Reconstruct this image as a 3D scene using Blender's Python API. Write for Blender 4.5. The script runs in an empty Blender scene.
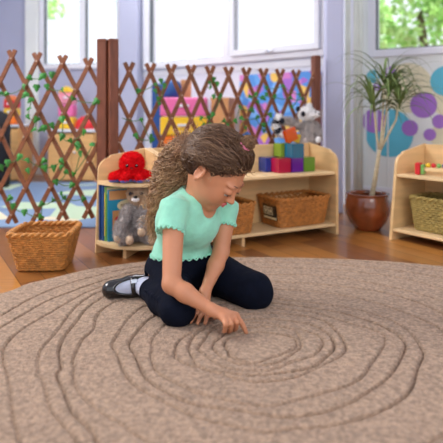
import bpy, math, random
import numpy as np
from mathutils import Vector, Matrix
random.seed(7); np.random.seed(7)
C = bpy.context.scene.collection
K = 0.7733          # metres per layout unit (all dimensions below are layout units)
EYE = 0.75          # camera height, layout units
F = 550.0

def W(x, y, Y):     # a point of the room from where it is seen and how far away it is
    return np.array([(x-221.5)/F*Y, Y, EYE-(y-112.0)*Y/F])
def G(x, y, z=0.0): # a point on a horizontal surface at height z
    Y = (EYE-z)*F/(y-112.0)
    return np.array([(x-221.5)/F*Y, Y, z])
def unit(v):
    v = np.array(v, float); return v/np.linalg.norm(v)
def lin(c):
    return tuple((x/12.92 if x <= .04045 else ((x+.055)/1.055)**2.4) for x in c)
def rgb(r, g, b): return lin((r/255, g/255, b/255))

# ---------------------------------------------------------------- materials
def mat(name, col, rough=.6, var=.12, scale=12, stretch=(1,1,1), bump=0, bscale=None, coat=0, metallic=0,
        spec=.5, sss=0, sheen=0, trans=0, col2=None, detail=4):
    m = bpy.data.materials.new(name); m.use_nodes = True
    nt = m.node_tree; b = nt.nodes['Principled BSDF']
    tc = nt.nodes.new('ShaderNodeTexCoord'); mp = nt.nodes.new('ShaderNodeMapping')
    mp.inputs['Scale'].default_value = stretch
    nt.links.new(tc.outputs['Object'], mp.inputs[0])
    n = nt.nodes.new('ShaderNodeTexNoise'); n.inputs['Scale'].default_value = scale; n.inputs['Detail'].default_value = detail
    nt.links.new(mp.outputs[0], n.inputs['Vector'])
    r = nt.nodes.new('ShaderNodeValToRGB'); nt.links.new(n.outputs['Fac'], r.inputs[0])
    lo = col2 if col2 else tuple(c*(1-var) for c in col); hi = col if col2 else tuple(min(1, c*(1+var)) for c in col)
    r.color_ramp.elements[0].color = (*lo, 1); r.color_ramp.elements[1].color = (*hi, 1)
    r.color_ramp.elements[0].position = .32; r.color_ramp.elements[1].position = .68
    nt.links.new(r.outputs[0], b.inputs['Base Color'])
    b.inputs['Roughness'].default_value = rough; b.inputs['Metallic'].default_value = metallic
    b.inputs['Coat Weight'].default_value = coat; b.inputs['Coat Roughness'].default_value = .15
    b.inputs['Specular IOR Level'].default_value = spec
    b.inputs['Sheen Weight'].default_value = sheen
    if sss:
        b.inputs['Subsurface Weight'].default_value = sss; b.inputs['Subsurface Radius'].default_value = (.01, .004, .002)
        b.inputs['Subsurface Scale'].default_value = .6
    if trans: b.inputs['Transmission Weight'].default_value = trans
    if bump:
        n2 = nt.nodes.new('ShaderNodeTexNoise'); n2.inputs['Scale'].default_value = bscale or scale*4; n2.inputs['Detail'].default_value = 3
        nt.links.new(mp.outputs[0], n2.inputs['Vector'])
        bp = nt.nodes.new('ShaderNodeBump'); bp.inputs['Strength'].default_value = bump; bp.inputs['Distance'].default_value = .01
        nt.links.new(n2.outputs['Fac'], bp.inputs['Height']); nt.links.new(bp.outputs[0], b.inputs['Normal'])
    return m

def mat_attr(name, c0, c1, rough=.6, spec=.3, noise=0.0):
    m = mat(name, c1, rough, .1, 30, spec=spec)
    nt = m.node_tree; b = nt.nodes['Principled BSDF']
    a = nt.nodes.new('ShaderNodeAttribute'); a.attribute_name = 'tint'
    r = nt.nodes.new('ShaderNodeValToRGB'); nt.links.new(a.outputs['Fac'], r.inputs[0])
    r.color_ramp.elements[0].color = (*c0, 1); r.color_ramp.elements[1].color = (*c1, 1)
    nt.links.new(r.outputs[0], b.inputs['Base Color'])
    return m

def mat_floor():
    m = bpy.data.materials.new('floorboards'); m.use_nodes = True
    nt = m.node_tree; b = nt.nodes['Principled BSDF']
    tc = nt.nodes.new('ShaderNodeTexCoord'); mp = nt.nodes.new('ShaderNodeMapping')
    mp.inputs['Rotation'].default_value = (0, 0, math.radians(60))
    nt.links.new(tc.outputs['Object'], mp.inputs[0])
    br = nt.nodes.new('ShaderNodeTexBrick'); br.inputs['Scale'].default_value = 1
    br.inputs['Brick Width'].default_value = 1.3; br.inputs['Row Height'].default_value = .085
    br.inputs['Mortar Size'].default_value = .0016; br.inputs['Bias'].default_value = 0
    br.inputs['Color1'].default_value = (*rgb(196, 134, 66), 1); br.inputs['Color2'].default_value = (*rgb(122, 72, 38), 1)
    br.inputs['Mortar'].default_value = (*rgb(80, 44, 22), 1)
    nt.links.new(mp.outputs[0], br.inputs['Vector'])
    mp2 = nt.nodes.new('ShaderNodeMapping'); mp2.inputs['Scale'].default_value = (2, 40, 1); mp2.inputs['Rotation'].default_value = (0, 0, math.radians(60))
    nt.links.new(tc.outputs['Object'], mp2.inputs[0])
    n = nt.nodes.new('ShaderNodeTexNoise'); n.inputs['Scale'].default_value = 3; n.inputs['Detail'].default_value = 6
    nt.links.new(mp2.outputs[0], n.inputs['Vector'])
    mx = nt.nodes.new('ShaderNodeMixRGB'); mx.blend_type = 'OVERLAY'; mx.inputs[0].default_value = .35
    nt.links.new(br.outputs['Color'], mx.inputs[1]); nt.links.new(n.outputs['Fac'], mx.inputs[2])
    nt.links.new(mx.outputs[0], b.inputs['Base Color'])
    b.inputs['Roughness'].default_value = .3; b.inputs['Coat Weight'].default_value = .35; b.inputs['Coat Roughness'].default_value = .2
    return m

def mat_spots(name, cols, scale=3.0, rough=.8, sharp=True, stretch=(1,1,1)):
    m = bpy.data.materials.new(name); m.use_nodes = True
    nt = m.node_tree; b = nt.nodes['Principled BSDF']
    tc = nt.nodes.new('ShaderNodeTexCoord'); mp = nt.nodes.new('ShaderNodeMapping'); mp.inputs['Scale'].default_value = stretch
    nt.links.new(tc.outputs['Object'], mp.inputs[0])
    v = nt.nodes.new('ShaderNodeTexVoronoi'); v.inputs['Scale'].default_value = scale
    nt.links.new(mp.outputs[0], v.inputs['Vector'])
    sp = nt.nodes.new('ShaderNodeSeparateColor'); nt.links.new(v.outputs['Color'], sp.inputs[0])
    r = nt.nodes.new('ShaderNodeValToRGB'); r.color_ramp.interpolation = 'CONSTANT'
    nt.links.new(sp.outputs[0], r.inputs[0])
    els = r.color_ramp.elements
    while len(els) < len(cols): els.new(.5)
    for i, c in enumerate(cols):
        els[i].position = i/len(cols); els[i].color = (*c, 1)
    nt.links.new(r.outputs[0], b.inputs['Base Color']); b.inputs['Roughness'].default_value = rough
    return m

def mat_glass(name):
    m = bpy.data.materials.new(name); m.use_nodes = True
    nt = m.node_tree; nt.nodes.remove(nt.nodes['Principled BSDF'])
    o = nt.nodes['Material Output']; t = nt.nodes.new('ShaderNodeBsdfTransparent'); g = nt.nodes.new('ShaderNodeBsdfGlossy')
    g.inputs['Roughness'].default_value = .02; mx = nt.nodes.new('ShaderNodeMixShader'); mx.inputs[0].default_value = .005
    nt.links.new(t.outputs[0], mx.inputs[1]); nt.links.new(g.outputs[0], mx.inputs[2]); nt.links.new(mx.outputs[0], o.inputs[0])
    return m

M = {}
M['floor'] = mat_floor()
M['white'] = mat('white_paint', rgb(226, 228, 236), .6, .03, 3)
M['wall_white'] = mat('white_wall_paint', rgb(222, 225, 238), .8, .04, 2)
M['wall_lav'] = mat('lavender_wall_paint', rgb(176, 180, 204), .8, .04, 2)
M['pier'] = mat('pale_lavender_paint', rgb(184, 188, 214), .8, .04, 2)
M['decal_wall'] = mat('pale_wall_paint', rgb(228, 232, 230), .8, .05, 3)
M['grey_trim'] = mat('grey_gasket', rgb(90, 98, 105), .6, .1, 10)
M['glass'] = mat_glass('window_glass')
M['curtain'] = mat('cream_curtain', rgb(216, 222, 214), .9, .06, 8)
M['rug'] = mat('tan_pile', rgb(178, 149, 125), .95, .34, 110, bump=.9, bscale=230, sheen=.2, spec=.1, detail=6)
M['fence'] = mat('stained_slat', rgb(132, 80, 50), .55, .22, 9, (1, 1, 6), bump=.15)
M['post'] = mat('stained_post', rgb(118, 66, 44), .5, .25, 10, (6, 6, 1), bump=.2)
M['rivet'] = mat('rivet_metal', rgb(196, 176, 160), .35, .05, 10, metallic=.7)
M['ply'] = mat('birch_plywood', rgb(228, 190, 136), .45, .1, 5, (1, 1, 8), bump=.03)
M['ply_edge'] = mat('pale_plywood', rgb(232, 200, 150), .5, .08, 14, (1, 1, 12))
M['wicker'] = mat('brown_wicker', rgb(192, 128, 60), .6, .3, 60, bump=.4, bscale=150)
M['wicker_d'] = mat('dark_wicker', rgb(184, 118, 52), .6, .3, 60, bump=.4, bscale=150)
M['seagrass'] = mat('seagrass', rgb(158, 136, 74), .75, .25, 60, bump=.5, bscale=150)
M['pot'] = mat('glazed_brown', rgb(132, 66, 34), .16, .5, 9, coat=.7, bump=.03)
M['soil'] = mat('soil', rgb(70, 44, 30), .95, .4, 50, bump=.8)
M['cane'] = mat('pale_cane', rgb(196, 182, 150), .7, .25, 30, (1, 1, 6), bump=.4)
M['frond'] = mat('green_frond', rgb(112, 134, 76), .5, .3, 12)
M['ivy'] = mat('ivy_leaf', rgb(52, 134, 50), .5, .3, 20)
M['vine'] = mat('ivy_stem', rgb(84, 120, 60), .6, .2, 20)
M['skin'] = mat('skin', rgb(202, 138, 102), .5, .05, 14, bump=.03, bscale=300, sss=.12)
M['lip'] = mat('lip', rgb(206, 112, 112), .4, .08, 60)
M['dark'] = mat('dark_lash', rgb(46, 30, 26), .6, .1, 60)
M['brow'] = mat('brow_hair', rgb(130, 90, 68), .7, .2, 120)
M['eyewhite'] = mat('eye_white', rgb(230, 224, 220), .2, .03, 30)
M['iris'] = mat('iris_brown', rgb(70, 42, 28), .2, .2, 60)
M['tee'] = mat('mint_jersey', rgb(150, 222, 194), .85, .06, 40, bump=.25, bscale=60, sheen=.2)
M['leggings'] = mat('navy_jersey', rgb(12, 17, 31), .9, .15, 40, bump=.3, bscale=50, spec=.12)
M['sock'] = mat('grey_sock', rgb(188, 194, 214), .9, .06, 60, bump=.4, bscale=200)
M['shoe'] = mat('black_patent', rgb(14, 15, 20), .22, .1, 20, coat=.5)
M['buckle'] = mat('silver_buckle', rgb(200, 205, 215), .25, .05, 20, metallic=.9)
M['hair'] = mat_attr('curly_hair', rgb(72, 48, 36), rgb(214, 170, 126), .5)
M['haircap'] = mat('hair_base', rgb(86, 60, 46), .75, .35, 40, (1, 1, 3), bump=1.0, bscale=90)
M['hairmass'] = mat('hair_mass', rgb(128, 92, 66), .8, .35, 40, bump=1.0, bscale=90)
M['scrunchie'] = mat('pink_band', rgb(218, 120, 150), .8, .1, 60, bump=.4)
M['red'] = mat('red_plush', rgb(232, 16, 26), .9, .12, 60, bump=.5, spec=.15)
M['blueplush'] = mat('blue_plush', rgb(84, 106, 186), .9, .12, 60, bump=.5, sheen=.3)
M['black'] = mat('black_plastic', rgb(18, 18, 20), .2, .05, 20)
M['dblack'] = mat('black_fabric', rgb(26, 26, 32), .8, .05, 20)
M['greyfur'] = mat('grey_fur', rgb(186, 176, 172), .95, .3, 40, bump=.8, bscale=120, sheen=.3)
M['tanfur'] = mat('tan_fur', rgb(222, 192, 160), .95, .2, 40, bump=.8, bscale=120, sheen=.3)
M['whitefur'] = mat('white_fur', rgb(244, 242, 242), .95, .06, 40, bump=.6, bscale=120, sheen=.3)
M['blackfur'] = mat('black_fur', rgb(30, 32, 44), .95, .2, 40, bump=.6, bscale=120)
M['pages'] = mat('book_pages', rgb(235, 228, 212), .8, .06, 200, (1, 1, 1))
for n, c in dict(c_blue=(38, 84, 150), c_navy=(30, 62, 118), c_green=(120, 176, 90), c_lime=(150, 190, 60), c_teal=(24, 140, 176), c_orange=(240, 120, 30),
                 c_yellow=(244, 200, 40), c_red=(214, 40, 46), c_magenta=(168, 28, 92), c_purple=(98, 38, 150), c_pink=(232, 110, 170),
                 c_cream=(240, 226, 180), c_tan=(206, 150, 96), c_lpink=(240, 150, 170), c_brown=(130, 80, 50)).items():
    M[n] = mat(n[2:]+'_colour', rgb(*c), .45, .06, 12)
for n, c in dict(d_teal=(92, 184, 208), d_purple=(160, 112, 196), d_cream=(222, 216, 184)).items():
    M[n] = mat(n[2:]+'_vinyl', rgb(*c), .6, .04, 8)
def tile(name, c): return mat(name, rgb(*c), .12, .1, 10, coat=.4, trans=.45)
M['t_blue'] = tile('clear_blue_tile', (34, 80, 190)); M['t_red'] = tile('clear_red_tile', (214, 24, 84)); M['t_purple'] = tile('clear_purple_tile', (120, 30, 180))
M['t_teal'] = tile('clear_teal_tile', (20, 136, 176)); M['t_lime'] = tile('clear_lime_tile', (170, 206, 60)); M['t_green'] = tile('clear_green_tile', (120, 176, 60))
M['t_orange'] = tile('clear_orange_tile', (255, 110, 20)); M['t_yellow'] = tile('clear_yellow_tile', (240, 210, 60))
M['bark'] = mat('tree_bark', rgb(110, 90, 70), .9, .3, 10, bump=.5)
M['leaf_out'] = mat('garden_leaf', rgb(186, 224, 140), .6, .3, 3)
M['ply_warm'] = mat('orange_plywood', rgb(224, 172, 108), .5, .1, 5, (1, 1, 8))
M['mat_blue'] = mat_spots('play_mat_pattern', [rgb(112, 136, 168), rgb(126, 150, 180), rgb(112, 136, 168), rgb(220, 208, 178), rgb(118, 142, 172), rgb(186, 208, 178)], 2.6, .9, stretch=(1, 1.5, 1))
M['poster'] = mat_spots('picture_print', [rgb(84, 150, 226), rgb(104, 170, 236), rgb(214, 130, 200), rgb(84, 150, 226), rgb(240, 200, 100), rgb(120, 180, 240), rgb(170, 110, 210), rgb(80, 140, 220)], 15, .6, stretch=(1, 1, 1))
M['picture'] = mat_spots('pink_picture_print', [rgb(236, 90, 130), rgb(246, 150, 60), rgb(236, 90, 130), rgb(250, 190, 200), rgb(90, 110, 200)], 16, .6)

# ---------------------------------------------------------------- mesh builder
class MB:
    def __init__(s): s.v = []; s.f = []; s.mi = []; s.cur = 0
    def add(s, vs, fs):
        n = len(s.v); s.v += [tuple(map(float, p)) for p in vs]
        for f in fs: s.f.append(tuple(i+n for i in f)); s.mi.append(s.cur)
        return s
    def box(s, c, h, ax=None, bev=0.0):
        c = np.array(c, float); ax = np.eye(3) if ax is None else np.array([unit(a) for a in ax])
        if bev <= 0:
            vs = [c+ax[0]*h[0]*a+ax[1]*h[1]*b+ax[2]*h[2]*d for a in (-1, 1) for b in (-1, 1) for d in (-1, 1)]
            return s.add(vs, [(0,1,3,2),(4,6,7,5),(0,4,5,1),(2,3,7,6),(0,2,6,4),(1,5,7,3)])
        vs = []; idx = {}
        for a in (-1, 1):
            for b in (-1, 1):
                for d in (-1, 1):
                    for k in range(3):
                        sg = [a, b, d]; off = [sg[i]*(h[i]-(0 if i == k else bev)) for i in range(3)]
                        idx[(a, b, d, k)] = len(vs); vs.append(c+sum(ax[i]*off[i] for i in range(3)))
        fs = []
        for k in range(3):
            i, j = [(1, 2), (2, 0), (0, 1)][k]
            for sg in (-1, 1):
                q = []
                for (p, r) in ((-1,-1),(1,-1),(1,1),(-1,1)):
                    t = [0,0,0]; t[k] = sg; t[i] = p; t[j] = r; q.append(idx[(*t, k)])
                fs.append(tuple(q if sg > 0 else q[::-1]))
        for k in range(3):
            i, j = [(1, 2), (2, 0), (0, 1)][k]
            for p in (-1, 1):
                for r in (-1, 1):
                    t0 = [0,0,0]; t1 = [0,0,0]; t0[k] = -1; t1[k] = 1
                    for t in (t0, t1): t[i] = p; t[j] = r
                    q = [idx[(*t0, i)], idx[(*t1, i)], idx[(*t1, j)], idx[(*t0, j)]]
                    fs.append(tuple(q if p*r < 0 else q[::-1]))
        for a in (-1, 1):
            for b in (-1, 1):
                for d in (-1, 1):
                    q = [idx[(a, b, d, k)] for k in range(3)]
                    fs.append(tuple(q if a*b*d > 0 else q[::-1]))
        return s.add(vs, fs)
    def tube(s, pts, r, n=8, cap=True, closed=False, flat=1.0, up=None):
        pts = [np.array(p, float) for p in pts]; m = len(pts)
        rs = r if hasattr(r, '__len__') else [r]*m
        vs = []; prev = None
        for i, p in enumerate(pts):
            t = unit(pts[(i+1) % m]-pts[i-1]) if closed else unit(pts[min(i+1, m-1)]-pts[max(i-1, 0)])
            a = np.array(up if up is not None else (prev if prev is not None else ((0,0,1) if abs(t[2]) < .9 else (1,0,0))), float)
            a = a-t*np.dot(a, t); a = unit(a) if np.linalg.norm(a) > 1e-6 else unit(np.cross(t, (1, .3, .2)))
            prev = a; b = np.cross(t, a)
            for k in range(n):
                q = 2*math.pi*k/n; vs.append(p+a*math.cos(q)*rs[i]+b*math.sin(q)*rs[i]*flat)
        fs = []
        for i in range(m if closed else m-1):
            j = (i+1) % m
            for k in range(n):
                l = (k+1) % n; fs.append((i*n+k, i*n+l, j*n+l, j*n+k))
        if cap and not closed: fs += [tuple(range(n))[::-1], tuple(range((m-1)*n, m*n))]
        return s.add(vs, fs)
    def lathe(s, c, prof, n=40, ax=None):
        c = np.array(c, float); vs = []; m = len(prof); ax = np.eye(3) if ax is None else np.array(ax)
        for (r, z) in prof:
            for k in range(n):
                q = 2*math.pi*k/n; vs.append(c+ax[0]*r*math.cos(q)+ax[1]*r*math.sin(q)+ax[2]*z)
        fs = [(i*n+k, i*n+(k+1) % n, (i+1)*n+(k+1) % n, (i+1)*n+k) for i in range(m-1) for k in range(n)]
        return s.add(vs, fs)
    def ball(s, c, r, ax=None, n=14):
        r = r if hasattr(r, '__len__') else (r, r, r); ax = np.eye(3) if ax is None else np.array(ax)
        c = np.array(c, float); vs = []; m = n
        for i in range(1, m):
            th = math.pi*i/m
            for k in range(n):
                q = 2*math.pi*k/n
                vs.append(c+ax[0]*r[0]*math.sin(th)*math.cos(q)+ax[1]*r[1]*math.sin(th)*math.sin(q)+ax[2]*r[2]*math.cos(th))
        top = len(vs); vs.append(c+ax[2]*r[2]); vs.append(c-ax[2]*r[2])
        fs = [(i*n+k, (i+1)*n+k, (i+1)*n+(k+1) % n, i*n+(k+1) % n) for i in range(m-2) for k in range(n)]
        fs += [(top, k, (k+1) % n) for k in range(n)] + [(top+1, (m-2)*n+(k+1) % n, (m-2)*n+k) for k in range(n)]
        return s.add(vs, fs)
    def prism(s, poly, nrm, th):   # poly: 3-D points, thickness th centred along nrm
        nrm = unit(nrm); poly = [np.array(p, float) for p in poly]; n = len(poly)
        vs = [p+nrm*th/2 for p in poly]+[p-nrm*th/2 for p in poly]
        fs = [tuple(range(n)), tuple(range(n, 2*n))[::-1]]+[(i, i+n, (i+1) % n+n, (i+1) % n) for i in range(n)]
        return s.add(vs, fs)
    def build(s, name, mats, parent=None, smooth=False, origin=None, flip=False, tint=None, bevel=0, fixn=True):
        me = bpy.data.meshes.new(name)
        org = np.array(origin if origin is not None else (parent['_o'] if parent is not None else (0, 0, 0)), float)
        v = (np.array(s.v)-org)*K
        me.from_pydata(v.tolist(), [], s.f); me.update()
        for m in (mats if isinstance(mats, list) else [mats]): me.materials.append(m)
        me.polygons.foreach_set('material_index', s.mi)
        if smooth: me.polygons.foreach_set('use_smooth', [True]*len(me.polygons))
        if fixn:
            import bmesh
            bm = bmesh.new(); bm.from_mesh(me); bmesh.ops.recalc_face_normals(bm, faces=bm.faces); bm.to_mesh(me); bm.free()
        if tint is not None:
            a = me.attributes.new('tint', 'FLOAT', 'POINT'); a.data.foreach_set('value', np.array(tint, np.float32))
        o = bpy.data.objects.new(name, me); C.objects.link(o)
        if parent is not None:
            o.parent = parent
            if origin is not None: o.location = Vector((org-np.array(parent['_o']))*K)
            o['_o'] = list(org)
        else:
            o.location = Vector(org*K); o['_o'] = list(org)
        if bevel:
            bv = o.modifiers.new('bevel', 'BEVEL'); bv.width = bevel*K; bv.segments = 2; bv.limit_method = 'ANGLE'
        return o

def thing(name, loc, label, cat, group=None):
    o = bpy.data.objects.new(name, None); C.objects.link(o); o.location = Vector(np.array(loc, float)*K)
    o['_o'] = [float(a) for a in loc]; o['label'] = label; o['category'] = cat
    if group: o['group'] = group
    return o
def tag(o, label, cat, group=None):
    o['label'] = label; o['category'] = cat
    if group: o['group'] = group
    return o
def struct(o): o['kind'] = 'structure'; return o
def dup(root, loc, rz, label, group=None):
    r = root.copy(); C.objects.link(r); r.location = Vector(np.array(loc, float)*K); r.rotation_euler = (0, 0, rz); r['label'] = label
    if group: r['group'] = group
    for ch in list(root.children):
        c = ch.copy(); C.objects.link(c); c.parent = r
        for g in list(ch.children):
            d = g.copy(); C.objects.link(d); d.parent = c
    return r

# ---------------------------------------------------------------- distance-field modelling
class Field:
    def __init__(s, lo, hi, h):
        s.lo = np.array(lo, float); s.h = h
        s.n = np.ceil((np.array(hi)-s.lo)/h).astype(int)+1
        s.D = np.full(s.n, .05, np.float32)
    def sub(s, lo, hi):
        a = np.clip(np.floor((np.array(lo)-s.lo)/s.h).astype(int), 0, s.n); b = np.clip(np.ceil((np.array(hi)-s.lo)/s.h).astype(int)+1, 0, s.n)
        if np.any(b <= a): return None, None
        sl = tuple(slice(x, y) for x, y in zip(a, b))
        g = np.meshgrid(*[s.lo[i]+s.h*np.arange(a[i], b[i]) for i in range(3)], indexing='ij')
        return sl, np.stack(g, -1)
    def comb(s, sl, d, k, op):
        A = s.D[sl]
        if op == 'u':
            if k > 0:
                t = np.clip(.5+.5*(A-d)/k, 0, 1); s.D[sl] = A*(1-t)+d*t-k*t*(1-t)
            else: s.D[sl] = np.minimum(A, d)
        elif op == 's':
            k = max(k, 1e-5); t = np.clip(.5-.5*(A+d)/k, 0, 1); s.D[sl] = A*(1-t)-d*t+k*t*(1-t)
    def cap(s, a, b, ra, rb, k=.02, op='u', flat=False):
        a = np.array(a, float); b = np.array(b, float); r = max(ra, rb)+k+.02
        sl, P = s.sub(np.minimum(a, b)-r, np.maximum(a, b)+r)
        if sl is None: return s
        ab = b-a; L = np.linalg.norm(ab); t = ((P-a)@ab)/(L*L)
        tc = np.clip(t, 0, 1)
        if flat:
            perp = np.linalg.norm(P-a-t[..., None]*ab, axis=-1)-(ra+(rb-ra)*tc)
            d = np.maximum(perp, np.maximum(-t*L, (t-1)*L))
        else: d = np.linalg.norm(P-a-tc[..., None]*ab, axis=-1)-(ra+(rb-ra)*tc)
        s.comb(sl, d, k, op); return s
    def ell(s, c, r, ax=None, k=.02, op='u'):
        c = np.array(c, float); r = np.array(r if hasattr(r, '__len__') else (r, r, r), float)
        ax = np.eye(3) if ax is None else np.array(ax); m = r.max()+k+.02
        sl, P = s.sub(c-m, c+m)
        if sl is None: return s
        q = (P-c)@ax.T
        k0 = np.linalg.norm(q/r, axis=-1); k1 = np.linalg.norm(q/(r*r), axis=-1)+1e-9
        s.comb(sl, k0*(k0-1)/k1, k, op); return s
    def half(s, p, n):     # keep the side of the plane opposite to n
        sl, P = s.sub(s.lo, s.lo+s.h*(s.n-1)); s.D = np.maximum(s.D, (P-np.array(p))@unit(n)); return s
    def noise(s, amp, scale):
        sl, P = s.sub(s.lo, s.lo+s.h*(s.n-1)); a = 0
        for i in range(5):
            w = np.random.randn(3); w = w/np.linalg.norm(w)*scale*(1+.7*i); a = a+np.sin(P@w+np.random.rand()*6)/(1+.4*i)
        s.D += (amp*a/2.5).astype(np.float32); return s
    def mesh(s, relax=1):
        D = s.D.copy(); D[0] = D[-1] = .05; D[:, 0] = D[:, -1] = .05; D[:, :, 0] = D[:, :, -1] = .05
        ins = D < 0; nx, ny, nz = D.shape
        cs = [(i, j, k) for i in (0, 1) for j in (0, 1) for k in (0, 1)]
        S = np.zeros((nx-1, ny-1, nz-1), np.int8)
        for i, j, k in cs: S += ins[i:nx-1+i, j:ny-1+j, k:nz-1+k]
        I = np.argwhere((S > 0) & (S < 8)); idx = np.full(S.shape, -1, np.int64); idx[tuple(I.T)] = np.arange(len(I))
        acc = np.zeros((len(I), 3)); cnt = np.zeros(len(I))
        for a in cs:
            for ax in range(3):
                if a[ax] == 0:
                    b = list(a); b[ax] = 1
                    da = D[I[:, 0]+a[0], I[:, 1]+a[1], I[:, 2]+a[2]]; db = D[I[:, 0]+b[0], I[:, 1]+b[1], I[:, 2]+b[2]]
                    m = (da < 0) != (db < 0); t = np.where(m, da/np.where(m, da-db, 1), 0)
                    p = np.tile(np.array(a, float), (len(I), 1)); p[:, ax] += t
                    acc += p*m[:, None]; cnt += m
        V = (I+acc/cnt[:, None])*s.h+s.lo
        Q = []
        for ax in range(3):
            sa = [slice(None)]*3; sb = [slice(None)]*3; sa[ax] = slice(0, -1); sb[ax] = slice(1, None)
            A = ins[tuple(sa)]; B = ins[tuple(sb)]; E = np.argwhere(A != B)
            o1, o2 = [(1, 2), (2, 0), (0, 1)][ax]
            E = E[(E[:, o1] > 0) & (E[:, o2] > 0)]
            q = []
            for (u, v) in ((-1,-1),(0,-1),(0,0),(-1,0)):
                e = E.copy(); e[:, o1] += u; e[:, o2] += v
                ok = np.all(e < np.array(S.shape), axis=1)
                e = np.minimum(e, np.array(S.shape)-1); q.append(idx[tuple(e.T)])
            q = np.stack(q, 1); fl = ~A[tuple(E.T)]
            q[fl] = q[fl][:, ::-1]; Q.append(q[np.all(q >= 0, axis=1)])
        Q = np.concatenate(Q)
        for _ in range(relax):
            acc = np.zeros_like(V); cnt = np.zeros(len(V))
            for i in range(4):
                a, b = Q[:, i], Q[:, (i+1) % 4]
                for c in range(3): acc[:, c] += np.bincount(a, V[b, c], len(V))+np.bincount(b, V[a, c], len(V))
                cnt += np.bincount(a, minlength=len(V))+np.bincount(b, minlength=len(V))
            V = V*.5+.5*acc/cnt[:, None]
        return V, Q
def vnormals(V, Q):
    n = np.cross(V[Q[:, 2]]-V[Q[:, 0]], V[Q[:, 3]]-V[Q[:, 1]]); N = np.zeros_like(V)
    for i in range(4):
        for c in range(3): N[:, c] += np.bincount(Q[:, i], n[:, c], len(V))
    return N/(np.linalg.norm(N, axis=1)[:, None]+1e-12)
def field_obj(f, name, m, parent=None, relax=1, fuzz=0, origin=None, fur=0, furlen=.01, furdir=None):
    V, Q = f.mesh(relax); mb = MB()
    N = vnormals(V, Q)
    if fuzz: V = V+N*(np.random.rand(len(V), 1)-.5)*2*fuzz
    mb.v = V.tolist(); mb.f = [tuple(q) for q in Q.tolist()]; mb.mi = [0]*len(Q)
    if fur:
        sel = np.random.randint(0, len(V), fur); vs = []; fs = []
        for j in sel:
            n = N[j]+np.random.randn(3)*.35
            if furdir is not None: n = n+np.array(furdir)
            n = unit(n); t = unit(np.cross(n, np.random.randn(3)))*.0018; p = V[j]; L = furlen*(.6+.8*random.random())
            k = len(vs); vs += [p-t, p+t, p+n*L+np.random.randn(3)*.001]; fs.append((k, k+1, k+2))
        mb.add(vs, fs)
    return mb.build(name, m, parent, smooth=True, origin=origin, fixn=False)
# ================================================================ the room
Z = np.array([0, 0, 1.0])
mb = MB(); mb.box((0, 3.6, -.03), (4.2, 4.4, .03)); struct(mb.build('floor', M['floor']))
TOP = 3.1
def line_s(P0, u, x):
    k = (x-221.5)/F; return (k*P0[1]-P0[0])/(u[0]-k*u[1])
class Wall:
    def __init__(s, P0, P1, out):
        s.P = np.array([*P0, 0.0]); d = np.array([*P1, 0.0])-s.P; s.L = np.linalg.norm(d); s.u = d/s.L; s.o = unit([*out, 0])
    def box(s, mb, s0, s1, o0, o1, z0, z1, bev=0):
        c = s.P+s.u*(s0+s1)/2+s.o*(o0+o1)/2+Z*(z0+z1)/2
        mb.box(c, ((s1-s0)/2, (o1-o0)/2, (z1-z0)/2), [s.u, s.o, Z], bev)
    def at(s, a, o, z): return s.P+s.u*a+s.o*o+Z*z
    def sx(s, x): return line_s(s.P, s.u, x)
def wall_with_hole(w, name, m, h0, h1, z0, z1, s0=0, s1=None):
    s1 = w.L if s1 is None else s1; mb = MB()
    w.box(mb, s0, h0, 0, .12, 0, TOP); w.box(mb, h1, s1, 0, .12, 0, TOP)
    w.box(mb, h0, h1, 0, .12, 0, z0); w.box(mb, h0, h1, 0, .12, z1, TOP)
    return struct(mb.build(name, m))
def window(w, name, h0, h1, z0, z1, mull, fr=.05, proj=.03):
    mb = MB()
    w.box(mb, h0, h0+fr, -proj, .10, z0, z1, .005); w.box(mb, h1-fr, h1, -proj, .10, z0, z1, .005)
    w.box(mb, h0+fr, h1-fr, -proj, .10, z0, z0+fr, .005); w.box(mb, h0+fr, h1-fr, -proj, .10, z1-fr, z1, .005)
    for a in mull: w.box(mb, a-fr*.6, a+fr*.6, -proj, .10, z0+fr, z1-fr, .005)
    o = struct(mb.build(name, M['white'], origin=w.at(h0, 0, z0)))
    ed = [h0+fr]+[a for b in mull for a in (b-fr*.6, b+fr*.6)]+[h1-fr]
    for i in range(0, len(ed), 2):
        g = MB(); w.box(g, ed[i], ed[i+1], .045, .05, z0+fr, z1-fr); g.build('window_pane', M['glass'], o)
        k = MB(); q = .009
        w.box(k, ed[i], ed[i]+q, -.005, .044, z0+fr, z1-fr); w.box(k, ed[i+1]-q, ed[i+1], -.005, .044, z0+fr, z1-fr)
        w.box(k, ed[i]+q, ed[i+1]-q, -.005, .044, z0+fr, z0+fr+q); k.build('gasket', M['grey_trim'], o)
    return o
wl = Wall((-3.3, 6.75), (-1.13, 6.436), (.14, .99))
wb = Wall((-1.13, 6.436), (1.037, 4.44), (.6775, .7356))
wr = Wall((1.128, 4.756), (2.9, 3.60), (.545, .838))
h0, h1 = wl.sx(40), wl.sx(122)
wall_with_hole(wl, 'wall_left', M['wall_lav'], h0, h1, 1.26, 2.6)
window(wl, 'window_1', h0, h1, 1.26, 2.6, [wl.sx(83)], .055)
h0, h1 = wb.sx(146), wb.sx(328)
wall_with_hole(wb, 'wall_back', M['wall_white'], h0, h1, 1.22, 2.6)
wo = window(wb, 'window_2', h0, h1, 1.22, 2.6, [wb.sx(229)], .07, .05)
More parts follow.
